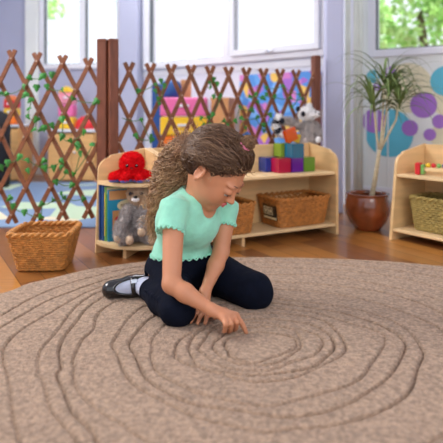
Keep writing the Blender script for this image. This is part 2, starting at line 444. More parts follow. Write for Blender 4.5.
# opening sash of the right-hand pane, and its latch
mb = MB(); a0, a1 = wb.sx(235), wb.sx(324); q = .05
wb.box(mb, a0, a0+q, -.085, -.05, 1.275, 2.5, .004); wb.box(mb, a1-q, a1, -.085, -.05, 1.275, 2.5, .004)
wb.box(mb, a0+q, a1-q, -.085, -.05, 1.275, 1.275+q*1.1, .004); wb.box(mb, a0+q, a1-q, -.085, -.05, 2.45, 2.5, .004)
mb.build('sash', M['white'], wo)
mb = MB(); am = wb.sx(275); wb.box(mb, am-.05, am+.05, -.10, -.085, 1.285, 1.31, .004); wb.box(mb, am-.008, am+.008, -.14, -.10, 1.27, 1.30, .003)
mb.build('window_latch', M['white'], wo)
h0, h1 = wr.sx(369), 1.75
wall_with_hole(wr, 'wall_right', M['decal_wall'], h0, h1, 1.21, 2.6)
window(wr, 'window_3', h0, h1, 1.21, 2.6, [1.45], .06, .03)
# trims
mb = MB(); mb.box((-.2, 2.9, TOP+.05), (3.2, 3.9, .05)); struct(mb.build('ceiling', M['wall_white']))
mb = MB(); mb.box((-3.36, 2.9, TOP/2), (.06, 3.9, TOP/2)); struct(mb.build('wall_side', M['wall_white']))
mb = MB(); mb.box((2.98, 1.3, TOP/2), (.06, 2.3, TOP/2)); struct(mb.build('wall_far', M['wall_white']))
mb = MB(); wb.box(mb, 0, wb.L, -.012, 0, 1.14, 1.20, .004); struct(mb.build('trim_1', M['white']))
mb = MB(); wb.box(mb, 0, wb.L, -.015, 0, 0, .12, .004); struct(mb.build('baseboard_back', M['white']))
mb = MB(); wl.box(mb, 0, wl.L, -.015, 0, 0, .12, .004); struct(mb.build('baseboard_left', M['white']))
mb = MB(); wr.box(mb, 0, wr.L, -.015, 0, 0, .12, .004); struct(mb.build('baseboard_right', M['white']))
mb = MB(); wl.box(mb, wl.sx(26), wl.sx(39.5), -.04, 0, 0, 2.7, .01); struct(mb.build('trim_2', M['decal_wall']))
# boxed-in corner post and the pier between the windows
mb = MB(); c = W(132, 0, 6.2)*np.array([1, 1, 0])
mb.box(c+Z*TOP/2, (.115, .10, TOP/2), [(1, -.35, 0), (.35, 1, 0), Z], .01); struct(mb.build('trim_3', M['wall_lav']))
mb = MB(); c = np.array([.852, 4.20, 0])
mb.box(c+Z*TOP/2, (.062, .14, TOP/2), [(1, -.12, 0), (.12, 1, 0), Z], .008)
struct(mb.build('trim_4', M['pier']))
mb = MB()
n = 26; a = W(345, 0, 4.42)[:2]; b = W(363, 0, 4.58)[:2]; pts = []
for i in range(n):
    t = i/(n-1); p = np.array([*(a+(b-a)*t), 0]); p[1] += .010*math.sin(t*22); pts.append(p)
vs = [p+Z*.02 for p in pts]+[p+Z*2.9 for p in pts]; mb.add(vs, [(i, i+1, n+i+1, n+i) for i in range(n-1)])
o = mb.build('curtain', M['curtain'], smooth=True, origin=pts[0]); tag(o, 'narrow cream curtain hanging in folds beside the lavender pier', 'curtain')
sm = o.modifiers.new('thick', 'SOLIDIFY'); sm.thickness = .006
# vertical lining strips low on the right wall
for x in (366, 377, 388):
    mb = MB(); s = wr.sx(x); wr.box(mb, s-.006, s+.006, -.008, 0, .12, 1.15, .002); struct(mb.build('trim_5', M['decal_wall']))

# round vinyl decals on the right wall
def decal(x, y, rx, ry, m, label, k):
    s = wr.sx(x); p = wr.at(s, 0, 0); z = EYE-(y-112)*p[1]/F
    r = ry*p[1]/F
    mb = MB(); n = 40; cen = wr.at(s, -.0012-.0012*k, z)
    mb.prism([cen+wr.u*r*math.cos(2*math.pi*i/n)+Z*r*math.sin(2*math.pi*i/n) for i in range(n)], wr.o, .0018)
    o = mb.build('wall_decal', m, origin=cen); tag(o, label, 'wall sticker', 'round stickers on the right wall')
D = [(389, 133, 19, 24, 'd_teal', 'big teal round sticker low behind the plant cane'), (374, 121, 10, 12, 'd_purple', 'purple round sticker overlapping the big teal one on its left'),
     (423.6, 105, 11, 13, 'd_purple', 'largest purple round sticker, right of the plant leaves'), (410, 128, 6.5, 8, 'd_purple', 'mid-sized purple sticker touching the big teal sticker on its right'),
     (439.5, 121.5, 6, 7, 'd_purple', 'small purple sticker at the right edge under the largest purple one'), (430, 134.6, 5, 6, 'd_purple', 'smallest purple sticker, lowest, just above the right shelf'),
     (446, 81, 13, 15, 'd_teal', 'teal round sticker cut by the right edge of the photo'), (373, 76.5, 4, 6.5, 'd_teal', 'small teal sticker seen through the upper left leaves'),
     (390, 73, 5, 6.5, 'd_purple', 'small purple sticker high behind the plant crown'), (377, 87, 3.5, 4, 'd_purple', 'tiny purple dot behind the left leaves'),
     (407, 88, 20, 25, 'd_cream', 'large cream round sticker behind the right leaves'), (447, 101, 11, 15, 'd_cream', 'cream sticker at the right edge beneath the teal one'),
     (441, 136, 9, 11, 'd_cream', 'cream sticker low at the right edge above the shelf')]
for i, (x, y, rx, ry, m, l) in enumerate(D): decal(x, y, rx, ry, M[m], l, [1, 2, 3, 3, 3, 4, 3, 2, 2, 3, 0, 1, 0][i])

# ---------------------------------------------------------------- garden outside
def tree(c, R, n, label, hh):
    t = thing('garden_tree', (c[0], c[1], 0), label, 'tree', 'trees outside the windows')
    mb = MB(); mb.tube([(c[0], c[1], 0), (c[0]+.1, c[1], hh*.5), (c[0]-.05, c[1], hh)], [.14, .1, .05], 10); mb.build('trunk', M['bark'], t, smooth=True)
    mb = MB(); rs = np.random.RandomState(int(abs(c[0])*10))
    cl = [np.array([c[0], c[1], hh])+rs.randn(3)*R*.5 for _ in range(14)]
    for i in range(n):
        p = cl[rs.randint(14)]+rs.randn(3)*R*.2; a = unit(rs.randn(3)); b = unit(np.cross(a, rs.randn(3))); s = .05+.06*rs.rand()
        mb.add([p-a*s, p+b*s*.5, p+a*s, p-b*s*.5], [(0, 1, 2, 3)])
    mb.build('foliage', M['leaf_out'], t, fixn=False)
tree((-4.3, 11.5), .8, 1300, 'pale green garden tree seen through the left window', 2.62)
tree((-2.2, 13.6), .5, 400, 'sparse treetop at the right half of the left window', 3.6)
tree((3.0, 8.2), .85, 2000, 'leafy garden tree filling the right window', 2.25)
tree((5.6, 10.4), .8, 900, 'loose garden tree at the far right of the right window', 2.3)

# ---------------------------------------------------------------- play area behind the fence
mb = MB(); mb.box((-2.0, 4.70, .004), (1.3, 1.14, .004)); o = mb.build('play_mat', M['mat_blue'], origin=(-2.0, 4.70, 0)); tag(o, 'pale blue play mat with cream shapes behind the trellis', 'play mat')
def cupboard(name, x0, x1, ytop, ybot, label, open_front=True):
    Yf = EYE*F/(ybot-112); a = G(x0, ybot); b = G(x1, ybot); h = EYE-(ytop-112)*Yf/F; w = b[0]-a[0]; dpt = .4
    t = thing(name, ((a[0]+b[0])/2, Yf+dpt/2, 0), label, 'cupboard')
    mb = MB(); c = (a[0]+b[0])/2
    for x in (a[0]+.012, b[0]-.012): mb.box((x, Yf+dpt/2, h/2), (.012, dpt/2, h/2), bev=.003)
    mb.box((c, Yf+dpt-.01, h/2), (w/2-.024, .01, h/2)); mb.box((c, Yf+dpt/2, .05), (w/2-.024, dpt/2-.02, .012))
    mb.box((c, Yf+dpt/2, h*.52), (w/2-.024, dpt/2-.02, .010)); mb.build('cupboard_body', M['ply_warm'], t)
    mb = MB(); mb.box((c, Yf+dpt/2, h+.012), (w/2+.02, dpt/2+.02, .012), bev=.004); mb.build('cupboard_top', M['white'], t)
    for i, q in enumerate((a[0]+w*.26, a[0]+w*.74)):
        mb = MB(); mb.box((q, Yf-.012, h/2), (w*.235, .01, h*.46), bev=.004); d = mb.build('cupboard_door', M['ply_warm'], t)
        mb = MB(); mb.ball((q+(w*.17)*(1 if i == 0 else -1), Yf-.035, h*.6), .014, n=8); mb.build('knob', M['white'], d)
    return t, h+.024, Yf
t1, hz, Yc = cupboard('toy_cupboard', 48, 96, 132, 182, 'wooden toy cupboard with white top behind the left trellis')
t2, hz2, Yc2 = cupboard('toy_cupboard', -12, 20, 127, 182, 'wooden toy cupboard at the left edge with bright toys on top')
def toybox(name, x0, x1, y0, y1, Y, dpt, cols, label, cat, roof=False, base=None):
    a = W(x0, y1, Y); b = W(x1, y0, Y); zb = a[2] if base is None else base
    t = thing(name, ((a[0]+b[0])/2, Y+dpt/2, zb), label, cat); n = len(cols); hh = (b[2]-zb)/n; c = (a[0]+b[0])/2; w = (b[0]-a[0])/2
    for i, m in enumerate(cols):
        mb = MB(); mb.box((c, Y+dpt/2, zb+hh*(i+.5)), (w, dpt/2, hh/2*.96), bev=.012); d = mb.build('drawer' if not roof else 'panel', M[m], t)
        mb = MB(); mb.box((c, Y-.012, zb+hh*(i+.55)), (w*.25, .012, .012), bev=.004); mb.build('handle', M['white'], d)
    if roof:
        mb = MB(); mb.prism([(a[0], Y+dpt/2, b[2]), (b[0], Y+dpt/2, b[2]), (c, Y+dpt/2, b[2]+w*.8)], (0, 1, 0), dpt); mb.build('roof', M[cols[0]], t)
    return t
toybox('dollhouse', 58, 73, 92, 128, 6.05, .18, ['c_yellow', 'c_pink', 'c_lpink'], 'pink toy house on the white-topped cupboard', 'toy house', True, hz)
toybox('toy_garage', 3, 15, 100, 127, 5.98, .18, ['c_orange', 'c_yellow', 'c_red'], 'red and orange toy house on the left-edge cupboard', 'toy house', True, hz2)
mb = MB(); p = W(86, 124, 6.1); mb.lathe((p[0], p[1], hz), [(.001, 0), (.12, 0), (.12, .05), (.10, .1), (.05, .14), (.001, .15)], 20)
o = mb.build('toy_dome', M['c_red'], smooth=True, origin=(p[0], p[1], hz)); tag(o, 'red round toy on the white cupboard top', 'toy')
t = toybox('drawer_tower', 160, 207, 97, 150, 5.0, .34, ['c_green', 'c_orange', 'c_orange', 'c_yellow', 'c_pink'], 'pink, yellow and orange plastic drawer tower behind the right trellis', 'drawers', base=.0)
p = W(171, 97, 5.15); mb = MB(); mb.lathe((p[0], p[1], .885), [(.001, 0), (.075, 0), (.095, .02), (.10, .10), (.08, .15), (.03, .17), (.001, .17)], 24)
o = mb.build('tub', M['c_blue'], smooth=True, origin=(p[0], p[1], .885)); tag(o, 'round blue tub on top of the drawer tower', 'tub')
mb = MB(); p = W(186, 97, 5.2); mb.box((p[0], p[1], .885+.085), (.05, .012, .085), bev=.003); o = mb.build('picture_card', M['c_tan'], origin=(p[0], p[1], .885)); tag(o, 'small tan picture card standing beside the blue tub', 'card')
p = G(222, 150); mb = MB(); p = W(223, 112, 5.1); p[2] = 0
mb.box((p[0], p[1], .43), (.085, .10, .43), [(.9, -.3, 0), (.3, .9, 0), Z], .006); mb.box((p[0], p[1], .87), (.09, .105, .012), [(.9, -.3, 0), (.3, .9, 0), Z], .004)
o = mb.build('cardboard_box', M['c_tan'], origin=p); tag(o, 'tall tan cardboard box right of the drawer tower', 'box')
def poster(x0, x1, ytop, zb, m, label, name='poster', w=wb):
    a, b = w.sx(x0), w.sx(x1); p = w.at((a+b)/2, 0, 0); zt = EYE-(ytop-112)*p[1]/F
    mb = MB(); w.box(mb, a, b, -.02, -.0165, zb, zt, .001); o = mb.build(name, m, origin=w.at(a, -.02, zb)); tag(o, label, 'poster'); return o
poster(241, 322, 73, .25, M['poster'], 'large blue poster with pink and yellow shapes on the back wall')
poster(153, 164, 84, .3, M['c_blue'], 'narrow blue poster left of the drawer tower')
p = G(-6, 190); mb = MB(); mb.lathe((-2.22, 5.45, 0.012), [(.001, 0), (.10, 0), (.12, .02), (.125, .6), (.10, .72), (.03, .75), (.001, .75)], 24)
o = mb.build('bin', M['dblack'], smooth=True, origin=(-2.22, 5.45, 0.012)); tag(o, 'tall black bin cut by the left edge behind the trellis', 'bin')

# ---------------------------------------------------------------- trellis fences
U = np.array([.878, .479, 0]); U = U/np.linalg.norm(U); N = np.array([U[1], -U[0], 0])    # along the shelves / towards the viewer
def trellis(P0, u, t0, sp, j0, j1, jmin, jmax, ztop, zbot, label, posts):
    th = thing('trellis_fence', P0+u*(t0+sp*(j0+j1)/4)*np.array([1, 1, 0]), label, 'fence'); nrm = np.array([u[1], -u[0], 0])
    def node(j, r):
        f = r/6; zt = ztop(j); zb = zbot(j); return P0+u*(t0+sp*j/2)+Z*(zb+(zt-zb)*f)
    riv = []
    for sgn, off in ((1, .009), (-1, -.009)):
        for j in range(j0-6, j1+1):
            if (j % 2) != 0: continue
            a, b = (0, 6)
            js = lambda r: j+r if sgn > 0 else j+6-r
            while a < 6 and not (jmin <= js(a) <= jmax): a += 1
            while b > 0 and not (jmin <= js(b) <= jmax): b -= 1
            if b-a < 1: continue
            p, q = node(js(a), a), node(js(b), b); d = unit(q-p); p = p-d*.058+nrm*off; q = q+d*.058+nrm*off
            mb = MB(); c = (p+q)/2; side = np.cross(nrm, d); mb.box(c, (np.linalg.norm(q-p)/2, .0128, .0065), [d, side, nrm], .002)
            mb.build('slat', M['fence'], th)
    for r in range(7):
        for j in range(jmin, jmax+1):
            if (j+r) % 2 == 0 and len(riv) < 98:
                p = node(j, r)+nrm*.0155; riv.append(p); mb = MB(); mb.lathe(p, [(.0055, -.001), (.0055, .001), (.003, .0028), (.0001, .003)], 10, [u, Z, nrm]); mb.build('rivet', M['rivet'], th, smooth=True)
    for (p, h, lab) in posts:
        mb = MB(); mb.box(p+Z*(h/2-.01), (.029, .026, h/2-.01), [u, nrm, Z], .005); mb.box(p+Z*(h-.012), (.03, .027, .012), [u, nrm, Z], .008)
        mb.box(p+Z*(h*.965), (.0265, .0245, .03), [u, nrm, Z]); mb.build('post', M['post'], th)
    return th, node
PR = np.array([-.594, 3.34, 0.])
th_r, node_r = trellis(PR, U, .034, .1393, 0, 20, -1, 20, lambda j: 1.0, lambda j: .135,
    'long brown lattice trellis running behind the shelf to a single end post', [(PR+U*(-.068), 1.19, ''), (PR+U*1.466, 1.165, '')])
uL = unit([.75, -.05, 0]); PL = np.array([-1.276, 3.35, 0.])
th_l, node_l = trellis(PL, uL, 0, .158, -4, 7, -4, 7, lambda j: 1.075-.0085*j, lambda j: .125+.006*j,
    'brown lattice trellis on the left with ivy and stacked diamonds', [(PL+uL*.561, 1.19, '')])

# ivy
def leafmesh(mb, p, nrm, s, rot):
    e1 = unit(np.cross(nrm, Z)); e2 = np.cross(e1, nrm)
    a = e1*math.cos(rot)+e2*math.sin(rot); b = -e1*math.sin(rot)+e2*math.cos(rot)
    sh = [(0, -.45), (.32, -.5), (.5, -.1), (.3, .02), (.22, .3), (0, .62), (-.22, .3), (-.3, .02), (-.5, -.1), (-.32, -.5)]
    vs = [p+nrm*.006]+[p+a*x*s+b*y*s-nrm*.010*abs(x)*2 for x, y in sh]
    mb.add(vs, [(0, i+1, (i+1) % 10+1) for i in range(10)])
def ivy(P0, u, leaves, vines, label, S):
    nrm = np.array([u[1], -u[0], 0]); o = P0+nrm*.03
    def at(x, y):
        s = line_s(o, u, x); p = o+u*s; return np.array([p[0], p[1], EYE-(y-112)*p[1]/F])
    th = thing('ivy_garland', at(*leaves[0]), label, 'ivy garland', 'ivy garlands woven through the trellis')
    mb = MB()
    for v in vines:
        pts = [at(*q) for q in v]; P = []
        for a, b in zip(pts[:-1], pts[1:]):
            for t in np.linspace(0, 1, 5)[:-1]: P.append(a*(1-t)+b*t+Z*-.012*math.sin(t*math.pi)+nrm*random.uniform(-.004, .006))
        P.append(pts[-1]); mb.tube(P, .0028, 5)
    mb.build('vine', M['vine'], th, smooth=True)
    mb = MB()
    for (x, y) in leaves:
        p = at(x, y); n = unit(nrm+np.random.randn(3)*.35); leafmesh(mb, p+nrm*random.uniform(.004, .02), n, S*random.uniform(.8, 1.2), random.uniform(2.2, 4.0))
    mb.build('leaves', M['ivy'], th, fixn=False)
LL = [(37,88),(30,78),(42,77),(45,76),(52,75),(24,87),(26,95),(31,100),(47,87),(62,90),(73,99),(96,102),(29,109),(28,117),(37,120),(34,129),(41,129),(45,128),(52,126),(63,119),(62,137),(71,141),(78,145),(84,132),(93,144),
      (19,157),(8,163),(2,168),(28,171),(29,160),(45,168),(44,161),(55,168),(62,161),(67,172),(61,167),(57,182),(72,185),(80,154),(78,147),(10,198),(13,206),(25,212),(42,204),(41,217),(53,200),(62,194),(65,198),(83,199),(74,174),(7,94),(2,93)]
VL = [[(-5,94),(7,94),(24,87),(30,78),(45,76),(56,72)], [(24,87),(31,100),(29,109),(28,117),(37,120),(34,129),(45,128),(52,126),(63,119),(62,137),(71,141),(84,132)], [(47,87),(62,90),(73,99),(96,102),(99,100)], [(-5,170),(8,163),(19,157),(29,160),(45,168),(62,161),(67,172),(57,182),(72,185)], [(10,198),(13,206),(25,212),(41,217),(42,204),(53,200),(65,198),(83,199)], [(78,145),(80,154),(74,174),(93,144)]]
ivy(PL, uL, LL, VL, 'green ivy garland woven through the left trellis', .040)
LR = [(155,84),(161,81),(164,86),(155,91),(157,99),(159,104),(137,91),(141,120),(151,140),(150,137),(135,136),(210,83),(214,80),(217,84),(210,88),(213,97),(219,98),(221,95),(200,118),(208,118),(212,115),(204,125),(210,125),(224,121),(228,126),(235,121),(240,107),(252,110),(262,98),(255,95),(258,102),(265,88),(266,95),(275,97),(283,86),(290,98),(300,95),(292,107),(250,96),(241,118),(256,118),(264,131),(262,125),(302,99),(270,115),(245,128)]
VR = [[(137,91),(155,84),(164,86),(159,104),(155,91)], [(122,118),(141,120),(151,140),(135,136)], [(207,88),(214,80),(217,84),(213,97),(221,95),(212,115),(200,118),(210,125),(224,121),(235,121),(240,107),(252,110)], [(245,128),(241,118),(256,118),(264,131),(270,115),(258,102),(250,96),(266,95),(275,97),(290,98),(302,99)], [(265,88),(283,86),(300,95),(292,107)]]
ivy(PR, U, LR, VR, 'green ivy garland woven through the right trellis above the shelf', .036)

# ---------------------------------------------------------------- shelves
def side_panel(mb, base, d, L, hf, hb, th, rad=.07, slant=0.0):
    """panel standing on base, running L along d (front to back); front corner rounded, top rising to hb at the back"""
    prof = [(0, 0), (L, 0), (L, hb)]
    n = 8; top = hf; x0 = slant
    prof.append((x0+rad, top+(hb-top)*(rad/L)))
    for i in range(1, n+1):
        q = math.pi/2*i/n; prof.append((x0+rad-rad*math.sin(q), top-rad*(1-math.cos(q))))
    mb.prism([base+d*x+Z*z for x, z in prof], np.cross(d, Z), th)
FR = np.array([.718, 3.374, 0.]); DEP = .28; LEN = 1.135
sh = thing('toy_shelf', FR-U*LEN/2-N*DEP/2, 'long low birch shelf with baskets and clear cubes in front of the trellis', 'shelf')
mb = MB(); side_panel(mb, FR-U*.009, -N, DEP, .505, .55, .018); mb.build('side_panel', M['ply'], sh)
mb = MB(); side_panel(mb, FR-U*(LEN-.009), -N, DEP, .505, .55, .018); mb.build('side_panel', M['ply'], sh)
mb = MB(); c = FR-U*LEN/2-N*(DEP-.008); mb.box(c+Z*.275, (LEN/2-.019, .008, .273), [U, N, Z], .003); mb.build('back_panel', M['ply'], sh)
for z in (.068, .385):
    mb = MB(); mb.box(FR-U*LEN/2-N*(DEP/2-.006)+Z*(z-.009), (LEN/2-.0185, DEP/2-.012, .009), [U, N, Z], .003); mb.build('shelf_board', M['ply_edge'], sh)
mb = MB(); mb.box(FR-U*(LEN/2+.1)-N*.09+Z*.029, (.009, .07, .029), [U, N, Z]); mb.build('foot', M['ply'], sh)

# quarter-round end unit
CQ = FR-U*(LEN+.012)-N*DEP; R = .285
cs = thing('corner_shelf', CQ+(-U+N)*R*.4, 'quarter-round birch corner shelf holding books and a red octopus', 'shelf')
mb = MB(); side_panel(mb, CQ-U*R, U, R, .505, .55, .016, slant=.015); mb.build('side_panel', M['ply'], cs)
mb = MB(); side_panel(mb, CQ+N*R, -N, R, .505, .55, .016, slant=.015); mb.build('side_panel', M['ply'], cs)
for z, r in ((.068, R), (.385, R-.012)):
    mb = MB(); o_ = CQ-U*.009+N*.009; rr = r-.01; n = 22
    pts = [o_+Z*z]+[o_+(-U*math.cos(math.pi/2*i/n)+N*math.sin(math.pi/2*i/n))*rr+Z*z for i in range(n+1)]
    mb.prism([p-Z*.009 for p in pts], Z, .018); mb.build('shelf_board', M['ply_edge'], cs)
mb = MB(); dd = unit(-U+N); mb.box(CQ+dd*(R*.62)+Z*.025, (R*.3, .009, .025), [dd, np.cross(dd, Z), Z]); mb.build('foot', M['ply'], cs)

# right-hand shelf
B0 = np.array([.985, 3.235, 0]); d1 = unit([.8, .56, 0]); d2 = unit([.5, -.70, 0]); d1 = unit(d1-d2*np.dot(d1, d2)); DR = .34; LR_ = .9
rs = thing('toy_shelf', B0+d2*LR_/2+d1*DR/2, 'low birch shelf at the right edge holding a woven basket', 'shelf')
mb = MB(); side_panel(mb, B0+d2*.009, d1, DR, .50, .555, .018, slant=.05); mb.build('side_panel', M['ply'], rs)
mb = MB(); side_panel(mb, B0+d2*(LR_-.009), d1, DR, .50, .555, .018, slant=.05); mb.build('side_panel', M['ply'], rs)
mb = MB(); mb.box(B0+d2*LR_/2+d1*(DR-.008)+Z*.277, (LR_/2-.019, .008, .275), [d2, d1, Z], .003); mb.build('back_panel', M['ply'], rs)
for z, s in ((.068, .01), (.385, .045)):
    mb = MB(); mb.box(B0+d2*LR_/2+d1*((DR-.016+s)/2)+Z*(z-.009), (LR_/2-.0185, (DR-.018-s)/2, .009), [d2, d1, Z], .003); mb.build('shelf_board', M['ply_edge'], rs)

# ---------------------------------------------------------------- baskets
def basket(c, ax, top, bot, h, m, label, group=None, rows=16, ribs=60, rr=.35):
    ax = unit([*ax, 0]); ay = np.array([-ax[1], ax[0], 0]); c = np.array(c, float)
    th = thing('woven_basket', c, label, 'basket', group)
    def ring(hx, hy, n):
        out = []
        for i in range(n):
            q = 2*math.pi*i/n; p = 8
            s = (abs(math.cos(q))**p+abs(math.sin(q))**p)**(-1/p); out.append((math.cos(q)*s*hx, math.sin(q)*s*hy))
        return out
    n = ribs*4; R_ = rows*4; vs = []; fs = []
    for r in range(R_+1):
        t = r/R_; hx = bot[0]+(top[0]-bot[0])*t; hy = bot[1]+(top[1]-bot[1])*t; row = r//4
        for i, (x, y) in enumerate(ring(hx, hy, n)):
            d = unit([x, y, 0]); w = math.cos(2*math.pi*i/8+math.pi*(row % 2))*.0035+math.cos(2*math.pi*r/4)*.0022
            p = c+ax*(x+d[0]*w)+ay*(y+d[1]*w)+Z*(h*t+.004*math.sin(i*.17)*t); vs.append(p)
    for r in range(R_):
        for i in range(n): fs.append((r*n+i, r*n+(i+1) % n, (r+1)*n+(i+1) % n, (r+1)*n+i))
    mb = MB(); mb.add(vs, fs)
    mb.add([c+ax*x+ay*y+Z*.004 for x, y in ring(bot[0], bot[1], n)], [tuple(range(n))])
    o = mb.build('basket_wall', m, th, smooth=True); s = o.modifiers.new('thick', 'SOLIDIFY'); s.thickness = .007*K; s.offset = -1
    mb = MB()
    for ph in (0, math.pi):
        pts = [];
        for i, (x, y) in enumerate(ring(top[0], top[1], n)):
            d = unit([x, y, 0]); q = i*.42+ph; pts.append(c+ax*(x+d[0]*.007*math.cos(q))+ay*(y+d[1]*.007*math.cos(q))+Z*(h+.007*math.sin(q)))
        mb.tube(pts, .008, 6, closed=True)
    mb.build('basket_rim', m, th, smooth=True)
    return th, ax, ay
basket((-.858, 2.685, .003), (1, .03), (.143, .142), (.104, .10), .175, M['wicker'], 'open wicker basket alone on the floor in front of the left trellis')
bc = np.array([.34, 3.2, .07])+U*.178-N*.112
g = 'wicker baskets on the lower shelf'
b1, _, _ = basket(bc, U[:2], (.190, .126), (.165, .100), .165, M['wicker_d'], 'wide wicker basket with a framed black label on the lower shelf', g, 14, 64)
b2, _, _ = basket(np.array([.205, 3.097, .07])-U*.195-N*.118, U[:2], (.185, .120), (.165, .100), .165, M['wicker_d'], 'wicker basket half hidden behind the child on the lower shelf', g, 14, 64)
basket(B0+d2*.24+d1*.175+Z*.07, d2[:2], (.15, .115), (.125, .095), .185, M['seagrass'], 'olive woven seagrass basket on the right-hand shelf', None, 14, 50)
# label on the end of the wide basket
e = bc-U*.186+N*.0+Z*.085; ln = unit(-U+Z*-.12); la = N; lz = unit(np.cross(ln, la)); lz = lz if lz[2] > 0 else -lz
e = e+N*.02
mb = MB(); mb.box(e, (.07, .045, .003), [la, lz, ln], .002); lb = mb.build('label_plate', M['black'], b1)
for q in (-.036, .012):
    mb = MB(); cc = e+la*q+lz*.008+ln*.0035
    mb.box(cc+lz*.02, (.020, .0022, .001), [la, lz, ln]); mb.box(cc-lz*.02, (.020, .0022, .001), [la, lz, ln]); mb.box(cc+la*.019, (.0022, .022, .001), [la, lz, ln]); mb.box(cc-la*.019, (.0022, .022, .001), [la, lz, ln])
    mb.box(cc, (.008, .010, .001), [la, lz, ln]); mb.build('picture_frame', M['c_cream'], lb)
mb = MB(); mb.box(e-lz*.034+ln*.004, (.064, .006, .001), [la, lz, ln]); mb.build('text_strip', M['c_cream'], lb)

# ---------------------------------------------------------------- clear cubes on the upper shelf
def cube(c, col, label, s=.043, ax=None, name='tile_cube', open_=False):
    ax = [U, -N, Z] if ax is None else ax
    th = thing(name, np.array(c)-Z*s, label, 'magnetic cube', 'clear coloured magnetic tile cubes')
    for k in range(3):
        for sg in (-1, 1):
            mb = MB(); n = np.array(ax[k])*sg; h = [s-.0005]*3; cc = np.array(c)+n*(s-.002)
            hh = [s*.93]*3; hh[k] = .0018
            mb.box(cc, hh, ax, .001); o = mb.build('tile', M[col], th)
            e1, e2 = [ax[i] for i in range(3) if i != k]; fr = MB()
            for a, b in ((e1, e2), (e2, e1)):
                for q in (-1, 1):
                    fr.box(cc+np.array(a)*q*s*.9, [.0022 if i == 0 else (s*.93 if i == 1 else .0026) for i in range(3)], [a, b, n])
            fr.build('tile_edge', M[col], o)
S0 = .043; zb = .386+S0
q0 = FR-U*.392-N*.130
cube(q0+U*.022-N*.090+Z*zb, 't_blue', 'clear blue cube at the left end of the bottom row')
cube(q0+U*.055+Z*zb, 't_red', 'clear magenta red cube in front in the bottom row')
cube(q0+U*.144+N*.006+Z*zb, 't_purple', 'clear purple cube in the bottom row under the teal one')
cube(q0+U*.234+N*.004+Z*zb, 't_green', 'clear green cube at the right end of the bottom row')
cube(q0+U*.240-N*.084+Z*zb, 't_orange', 'clear orange cube just behind the green one', s=.0415)
cube(q0+U*.148+N*.008+Z*(zb+2*S0), 't_teal', 'clear teal cube stacked on the purple cube', s=.0425)
cube(q0+U*.122-N*.078+Z*(zb+2*S0), 't_lime', 'clear lime cube stacked left of the teal cube', s=.0405)
def prismtile(c, col, label, tilt, s=.040):
    a = unit(U*math.cos(tilt)+Z*math.sin(tilt)); b = unit(-U*math.sin(tilt)+Z*math.cos(tilt)); th = thing('magnetic_tile', c, label, 'magnetic tile', 'loose tiles on top of the cubes')
    mb = MB(); mb.box(c, (s, .003, s), [a, N, b], .001); mb.build('tile', M[col], th)
    mb = MB(); mb.box(c-N*.03, (s*.9, .003, s*.9), [a, N, b], .001); mb.box(np.array(c)-N*.015+a*s*.9, (.003, .014, s*.9), [a, N, b]); mb.build('tile_edge', M[col], th)
prismtile(q0+U*.125+N*.01+Z*(.386+4*S0+.052), 't_orange', 'orange tile tipped on top of the cube tower', .35)
prismtile(q0+U*.172+N*.0+Z*(.386+4*S0+.032), 't_yellow', 'yellow tile leaning beside the orange tile', -.3, .027)

# bead toy on the right shelf
tb = B0+d1*.15+d2*.16+Z*.386; ax_ = unit(d2*.9+d1*.3)
t = thing('bead_toy', tb, 'wooden bar toy with red ends and coloured beads on the right shelf', 'toy')
mb = MB(); mb.box(tb+ax_*.06+Z*.030, (.11, .012, .012), [ax_, np.cross(Z, ax_), Z], .004); mb.build('bar', M['ply_edge'], t)
for q in (-.055, .17):
    mb = MB(); mb.box(tb+ax_*q+Z*.034, (.014, .03, .034), [ax_, np.cross(Z, ax_), Z], .005); mb.build('end_block', M['c_red'], t)
    mb = MB(); mb.box(tb+ax_*(q+.026)+Z*.03, (.009, .024, .028), [ax_, np.cross(Z, ax_), Z], .004); mb.build('end_block', M['c_green'], t)
for i, m in enumerate(['c_yellow', 'c_red', 'c_green', 'c_blue', 'c_orange']):
    mb = MB(); mb.ball(tb+ax_*(.0+.03*i)+Z*.055, .014, n=10); mb.build('bead', M[m], t, smooth=True)

